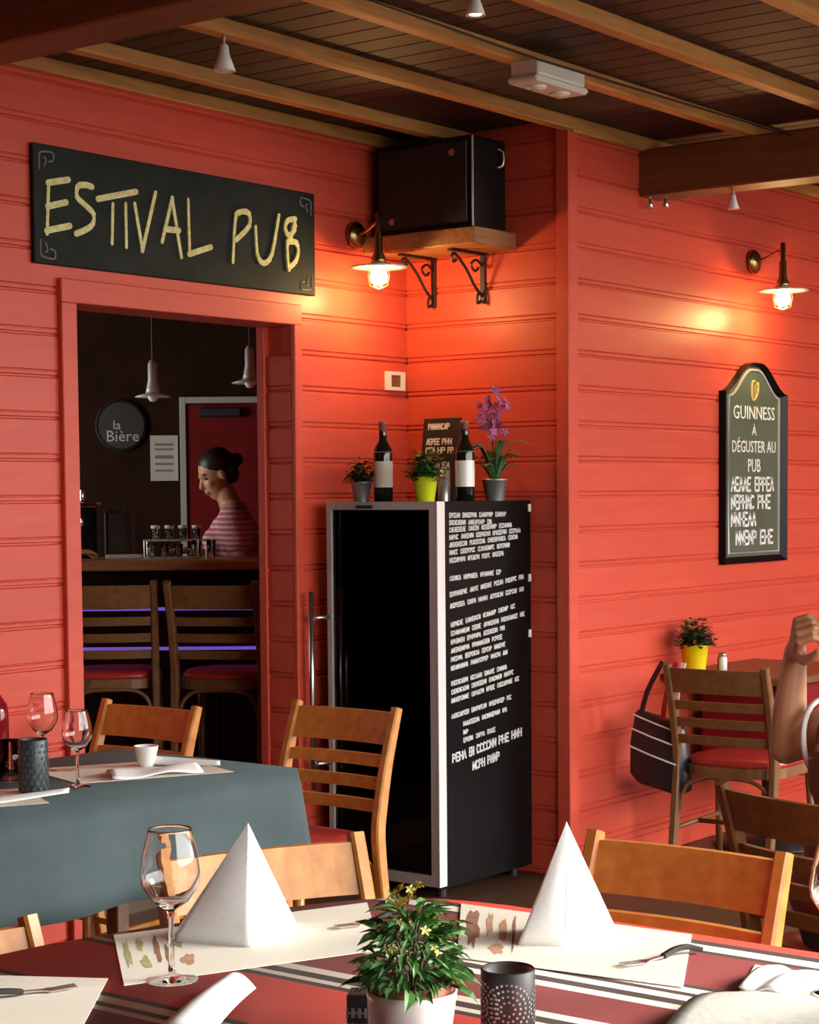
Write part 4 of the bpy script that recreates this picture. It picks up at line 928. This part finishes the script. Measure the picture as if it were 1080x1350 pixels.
def head(bm, c, f, up, k=1.0):
    """face points along f"""
    f = Vector(f).normalized(); up = Vector(up); up = (up-f*up.dot(f)).normalized(); s = f.cross(up)
    Rm = Matrix((f, s, up)).transposed()
    def P(x, y, z): return Vector(c)+Rm @ Vector((x*k, y*k, z*k))
    def E(p, rad): bmesh.ops.create_uvsphere(bm, u_segments=18, v_segments=12, radius=1, matrix=Matrix.Translation(P(*p)) @ Rm.to_4x4() @ Matrix.Diagonal((*[r*k for r in rad], 1)))
    E((-.01, 0, .035), (.092, .074, .085)); E((.025, 0, -.03), (.062, .058, .075)); E((.045, 0, -.085), (.032, .034, .026)); E((.02, 0, -.06), (.06, .052, .045))
    E((.072, 0, .030), (.018, .045, .012)); rcone(bm, P(.080, 0, .018), P(.100, 0, -.022), .009*k, .0135*k, 10); E((.083, 0, -.052), (.012, .022, .007)); E((.080, 0, -.066), (.012, .020, .008))
    for sg_ in (-1, 1): E((.055, sg_*.036, -.020), (.024, .020, .022)); E((-.008, sg_*.074, -.005), (.018, .010, .030)); 
    return P, Rm
# woman behind the counter: profile towards the tap, head bowed, hands at the glasses
wp = ithing('person', 'woman in a pink and white striped T-shirt standing behind the bar', 'person', -.94, 9.12, FZ)
def Wv(x, y, z): return Vector((x, y, z))       # local: x along the counter (to the right), y depth, z up
bm = B(); hc = Wv(-.035, 0, 1.515)
chain(bm, [Wv(.05, .09, .03), Wv(.05, .085, .48), Wv(.05, .075, .88)], [.045, .055, .085]); chain(bm, [Wv(.05, -.09, .03), Wv(.05, -.085, .48), Wv(.05, -.075, .88)], [.045, .055, .085])
for sg_ in (-1, 1): rcone(bm, Wv(.06, sg_*.09, .035), Wv(-.10, sg_*.10, .03), .04, .032)
ell(bm, Wv(.055, 0, .93), (.125, .165, .13)); ell(bm, Wv(.05, 0, 1.08), (.10, .135, .15)); ell(bm, Wv(.045, 0, 1.22), (.115, .155, .14)); ell(bm, Wv(-.02, .06, 1.20), (.07, .065, .065)); ell(bm, Wv(-.02, -.06, 1.20), (.07, .065, .065))
chain(bm, [Wv(.045, -.13, 1.315), Wv(.045, 0, 1.335), Wv(.045, .13, 1.315)], [.058, .07, .058]); chain(bm, [Wv(.045, 0, 1.32), Wv(.005, 0, 1.43)], [.056, .05])
PW, RW = head(bm, hc, (-.80, -.34, -.40), (-.36, -.10, .86), .96)
for sg_, hx, hy in ((-1, -.13, -.30), (1, -.16, -.12)):
    sh0 = Wv(.05, sg_*.165, 1.295); el = Wv(.115, sg_*.235, 1.055) if sg_ < 0 else Wv(.06, sg_*.22, 1.05); wr_ = Wv(hx, hy if sg_ < 0 else .08, 1.165)
    chain(bm, [sh0, (sh0+el)/2, el, (el*2+wr_)/3, wr_], [.056, .047, .040, .040, .026])
    hand(bm, wr_, Wv(-.9, -.1, -.05), Wv(-.1, 0, -1), Wv(0, -sg_, .2), .95, .30)
body = fuse('body', bm, .0068, SKIN, wp, 5)
bm = B(); ell(bm, Wv(.055, 0, .95), (.136, .176, .12)); ell(bm, Wv(.05, 0, 1.08), (.113, .148, .15)); ell(bm, Wv(.045, 0, 1.22), (.127, .168, .13)); ell(bm, Wv(-.022, .06, 1.20), (.083, .078, .076)); ell(bm, Wv(-.022, -.06, 1.20), (.083, .078, .076))
chain(bm, [Wv(.045, -.14, 1.305), Wv(.05, 0, 1.312), Wv(.045, .14, 1.305)], [.068, .076, .068])
chain(bm, [Wv(.05, -.165, 1.295), Wv(.08, -.2, 1.195)], [.070, .064]); chain(bm, [Wv(.05, .165, 1.295), Wv(.055, .19, 1.19)], [.070, .064])
TEE = mat('striped_tee', (1, 1, 1), .85); L = TEE.node_tree.links; tc = nd(TEE, 'ShaderNodeTexCoord'); sp_ = nd(TEE, 'ShaderNodeSeparateXYZ'); mu = nd(TEE, 'ShaderNodeMath', operation='MULTIPLY'); mu.inputs[1].default_value = 40
fr_ = nd(TEE, 'ShaderNodeMath', operation='FRACT'); rp_ = nd(TEE, 'ShaderNodeValToRGB'); rp_.color_ramp.interpolation = 'CONSTANT'; rp_.color_ramp.elements[0].color = (.62, .16, .22, 1); rp_.color_ramp.elements[1].position = .58; rp_.color_ramp.elements[1].color = (.78, .62, .62, 1)
L.new(tc.outputs['Object'], sp_.inputs[0]); L.new(sp_.outputs['Z'], mu.inputs[0]); L.new(mu.outputs[0], fr_.inputs[0]); L.new(fr_.outputs[0], rp_.inputs[0]); L.new(rp_.outputs[0], bs(TEE).inputs['Base Color'])
fuse('t_shirt', bm, .0075, TEE, wp, 4)
bm = B(); ell(bm, Wv(.055, 0, .90), (.14, .182, .13)); chain(bm, [Wv(.05, .085, .85), Wv(.05, .09, .1)], [.10, .065]); chain(bm, [Wv(.05, -.085, .85), Wv(.05, -.09, .1)], [.10, .065]); fuse('trousers', bm, .012, JEANS, wp, 3)
bm = B()
def HE(p, rad): bmesh.ops.create_uvsphere(bm, u_segments=18, v_segments=12, radius=1, matrix=Matrix.Translation(PW(*p)) @ RW.to_4x4() @ Matrix.Diagonal((*rad, 1)))
HE((-.022, 0, .052), (.091, .078, .081)); HE((-.062, 0, .0), (.050, .070, .07)); HE((-.125, 0, .028), (.034, .036, .034)); HE((-.02, .062, .02), (.03, .016, .035)); HE((-.02, -.062, .02), (.03, .016, .035))
fuse('hair', bm, .007, HAIR, wp, 3)
for sg_ in (-1, 1):
    bm = B(); bmesh.ops.create_uvsphere(bm, u_segments=10, v_segments=8, radius=1, matrix=Matrix.Translation(PW(.070, sg_*.030, .010)) @ RW.to_4x4() @ Matrix.Diagonal((.008, .013, .005, 1))); obj('eye', bm, EYEW, wp, True)
    bm = B(); rcone(bm, PW(.082, sg_*.014, .034), PW(.072, sg_*.044, .037), .004, .003, 8); obj('eyebrow', bm, HAIR, wp, True)
bm = B(); bmesh.ops.create_uvsphere(bm, u_segments=12, v_segments=8, radius=1, matrix=Matrix.Translation(PW(.086, 0, -.058)) @ RW.to_4x4() @ Matrix.Diagonal((.009, .021, .008, 1))); obj('lips', bm, LIPS, wp, True)

cu_ = ithing('person', 'customer hidden by the door post with one hand on the bar counter', 'person', -2.02, 8.10, FZ)
bm = B()
for sg_ in (-1, 1): chain(bm, [(sg_*.09, 0, .03), (sg_*.09, .01, .48), (sg_*.08, 0, .88)], [.048, .058, .09]); rcone(bm, (sg_*.09, 0, .035), (sg_*.10, .15, .03), .042, .034)
ell(bm, (0, 0, .95), (.17, .12, .13)); ell(bm, (0, .02, 1.10), (.15, .105, .16)); ell(bm, (0, .03, 1.27), (.175, .115, .15)); chain(bm, [(-.15, .03, 1.38), (0, .03, 1.40), (.15, .03, 1.38)], [.06, .072, .06]); chain(bm, [(0, .035, 1.40), (0, .05, 1.50)], [.056, .055])
PC, RC = head(bm, Vector((0, .065, 1.60)), (.35, .9, -.12), (0, .1, 1), 1.0)
chain(bm, [(.18, .03, 1.36), (.26, .05, 1.11), (.46, .36, 1.172)], [.058, .044, .028]); hand(bm, (.46, .36, 1.172), (.6, .75, -.02), (0, 0, -1), (-.7, .5, 0), 1.05, .25)
chain(bm, [(-.18, .03, 1.36), (-.25, .02, 1.08), (-.16, .30, 1.175)], [.058, .044, .028]); hand(bm, (-.16, .30, 1.175), (.3, .9, -.02), (0, 0, -1), (.7, -.2, 0), 1.05, .25)
fuse('body', bm, .009, SKIN, cu_, 4)
bm = B(); ell(bm, (0, 0, .98), (.182, .132, .12)); ell(bm, (0, .02, 1.10), (.164, .118, .16)); ell(bm, (0, .03, 1.27), (.188, .128, .14)); chain(bm, [(-.15, .03, 1.37), (.15, .03, 1.37)], [.07, .07])
for sg_ in (-1, 1): chain(bm, [(sg_*.18, .03, 1.36), (sg_*.225, .035, 1.20)], [.07, .062])
fuse('shirt', bm, .011, JEANS, cu_, 3)
bm = B()
for sg_ in (-1, 1): chain(bm, [(sg_*.085, 0, .92), (sg_*.09, 0, .1)], [.105, .068])
fuse('trousers', bm, .013, BLACKM, cu_, 3)
bm = B(); bmesh.ops.create_uvsphere(bm, u_segments=18, v_segments=12, radius=1, matrix=Matrix.Translation(PC(-.022, 0, .052)) @ RC.to_4x4() @ Matrix.Diagonal((.093, .080, .083, 1))); fuse('hair', bm, .009, HAIR, cu_, 3)

# seated guest at the right: back turned, left hand raised to the head
gx, gy = 4.070, 1.82
GR = YAW-.95                        # facing away and to the right
gp_ = thing('person', 'seated guest in a rust sleeveless top with a hand raised to the head', 'person', (gx, gy, 0), GR)
def G(wx, wy, wz):                   # world point to the guest's own axes
    v = Vector((wx-gx, wy-gy, 0)); v.rotate(Euler((0, 0, -GR))); return Vector((v.x, v.y, wz))
bm = B()
ell(bm, (0, 0, .56), (.14, .175, .12)); ell(bm, (.01, 0, .70), (.11, .145, .15)); ell(bm, (.03, 0, .86), (.115, .16, .14)); chain(bm, [(.04, -.14, .955), (.04, 0, .975), (.04, .14, .955)], [.058, .07, .058])
for sg_ in (-1, 1): chain(bm, [(.02, sg_*.09, .54), (.40, sg_*.11, .53), (.42, sg_*.11, .08)], [.085, .062, .042]); rcone(bm, (.41, sg_*.11, .04), (.56, sg_*.12, .035), .038, .032)
hd_c = Vector((.105, .060, 1.195)); chain(bm, [(.045, 0, .96), (.075, .035, 1.09)], [.055, .052]); PG, RG = head(bm, hd_c, (.93, .05, -.30), (.30, 0, .95), .97)
WRP = (4.128, 2.020, 1.137); S = Vector((.045, .165, .945)); Ee = G(4.150, 2.055, .90); Wr = G(*WRP)
chain(bm, [S, (S+Ee)/2, Ee, Ee+(Wr-Ee)*.4, Wr], [.054, .046, .040, .041, .027])
def GD(a_, b_, c_): return G(gx+.795*a_+.606*b_, gy+.606*a_-.795*b_, c_)    # away, right, up as a direction
hand(bm, Wr, GD(-.80, -.10, .60), GD(.10, 1, -.12), GD(-.55, 0, -.85), 1.12, 1.12, .86)
S2 = Vector((.045, -.165, .945)); chain(bm, [S2, (.07, -.20, .72), (.28, -.14, .62)], [.054, .042, .028]); hand(bm, (.28, -.14, .62), (1, .2, -.1), (0, 0, -1), (0, 1, 0), 1.0, .25)
fuse('body', bm, .0040, SKIND, gp_, 4)
bm = B(); ell(bm, (0, 0, .58), (.152, .187, .12)); ell(bm, (.01, 0, .70), (.124, .158, .15)); ell(bm, (.03, 0, .85), (.127, .165, .125)); chain(bm, [(.035, -.095, .945), (.035, .095, .945)], [.066, .066])
fuse('sleeveless_top', bm, .009, RUST, gp_, 3)
for sg_ in (-1, 1):
    obj('armhole_piping', tube(B(), [(.035+.075*math.cos(a), sg_*(.148+.012*math.sin(a)), .925+.098*math.sin(a)) for a in [2*PI*i/24 for i in range(24)]], .007, 8, closed=True), PIPING, gp_, True)
bm = B(); chain(bm, [(.0, 0, .53), (.05, 0, .53)], [.15, .12])
for sg_ in (-1, 1): chain(bm, [(.02, sg_*.09, .54), (.40, sg_*.11, .535), (.42, sg_*.11, .20)], [.098, .074, .056])
fuse('trousers', bm, .012, JEANS, gp_, 3)
bm = B()
def HE2(p, rad): bmesh.ops.create_uvsphere(bm, u_segments=18, v_segments=12, radius=1, matrix=Matrix.Translation(PG(*p)) @ RG.to_4x4() @ Matrix.Diagonal((*rad, 1)))
HE2((-.022, 0, .052), (.093, .080, .083)); HE2((-.055, 0, -.02), (.058, .074, .09)); HE2((-.06, 0, -.09), (.05, .065, .07))
fuse('hair', bm, .007, HAIR, gp_, 3)
for sg_ in (-1, 1):
    bm = B(); bmesh.ops.create_uvsphere(bm, u_segments=10, v_segments=8, radius=1, matrix=Matrix.Translation(PG(.070, sg_*.030, .010)) @ RG.to_4x4() @ Matrix.Diagonal((.008, .013, .005, 1))); obj('eye', bm, EYEW, gp_, True)
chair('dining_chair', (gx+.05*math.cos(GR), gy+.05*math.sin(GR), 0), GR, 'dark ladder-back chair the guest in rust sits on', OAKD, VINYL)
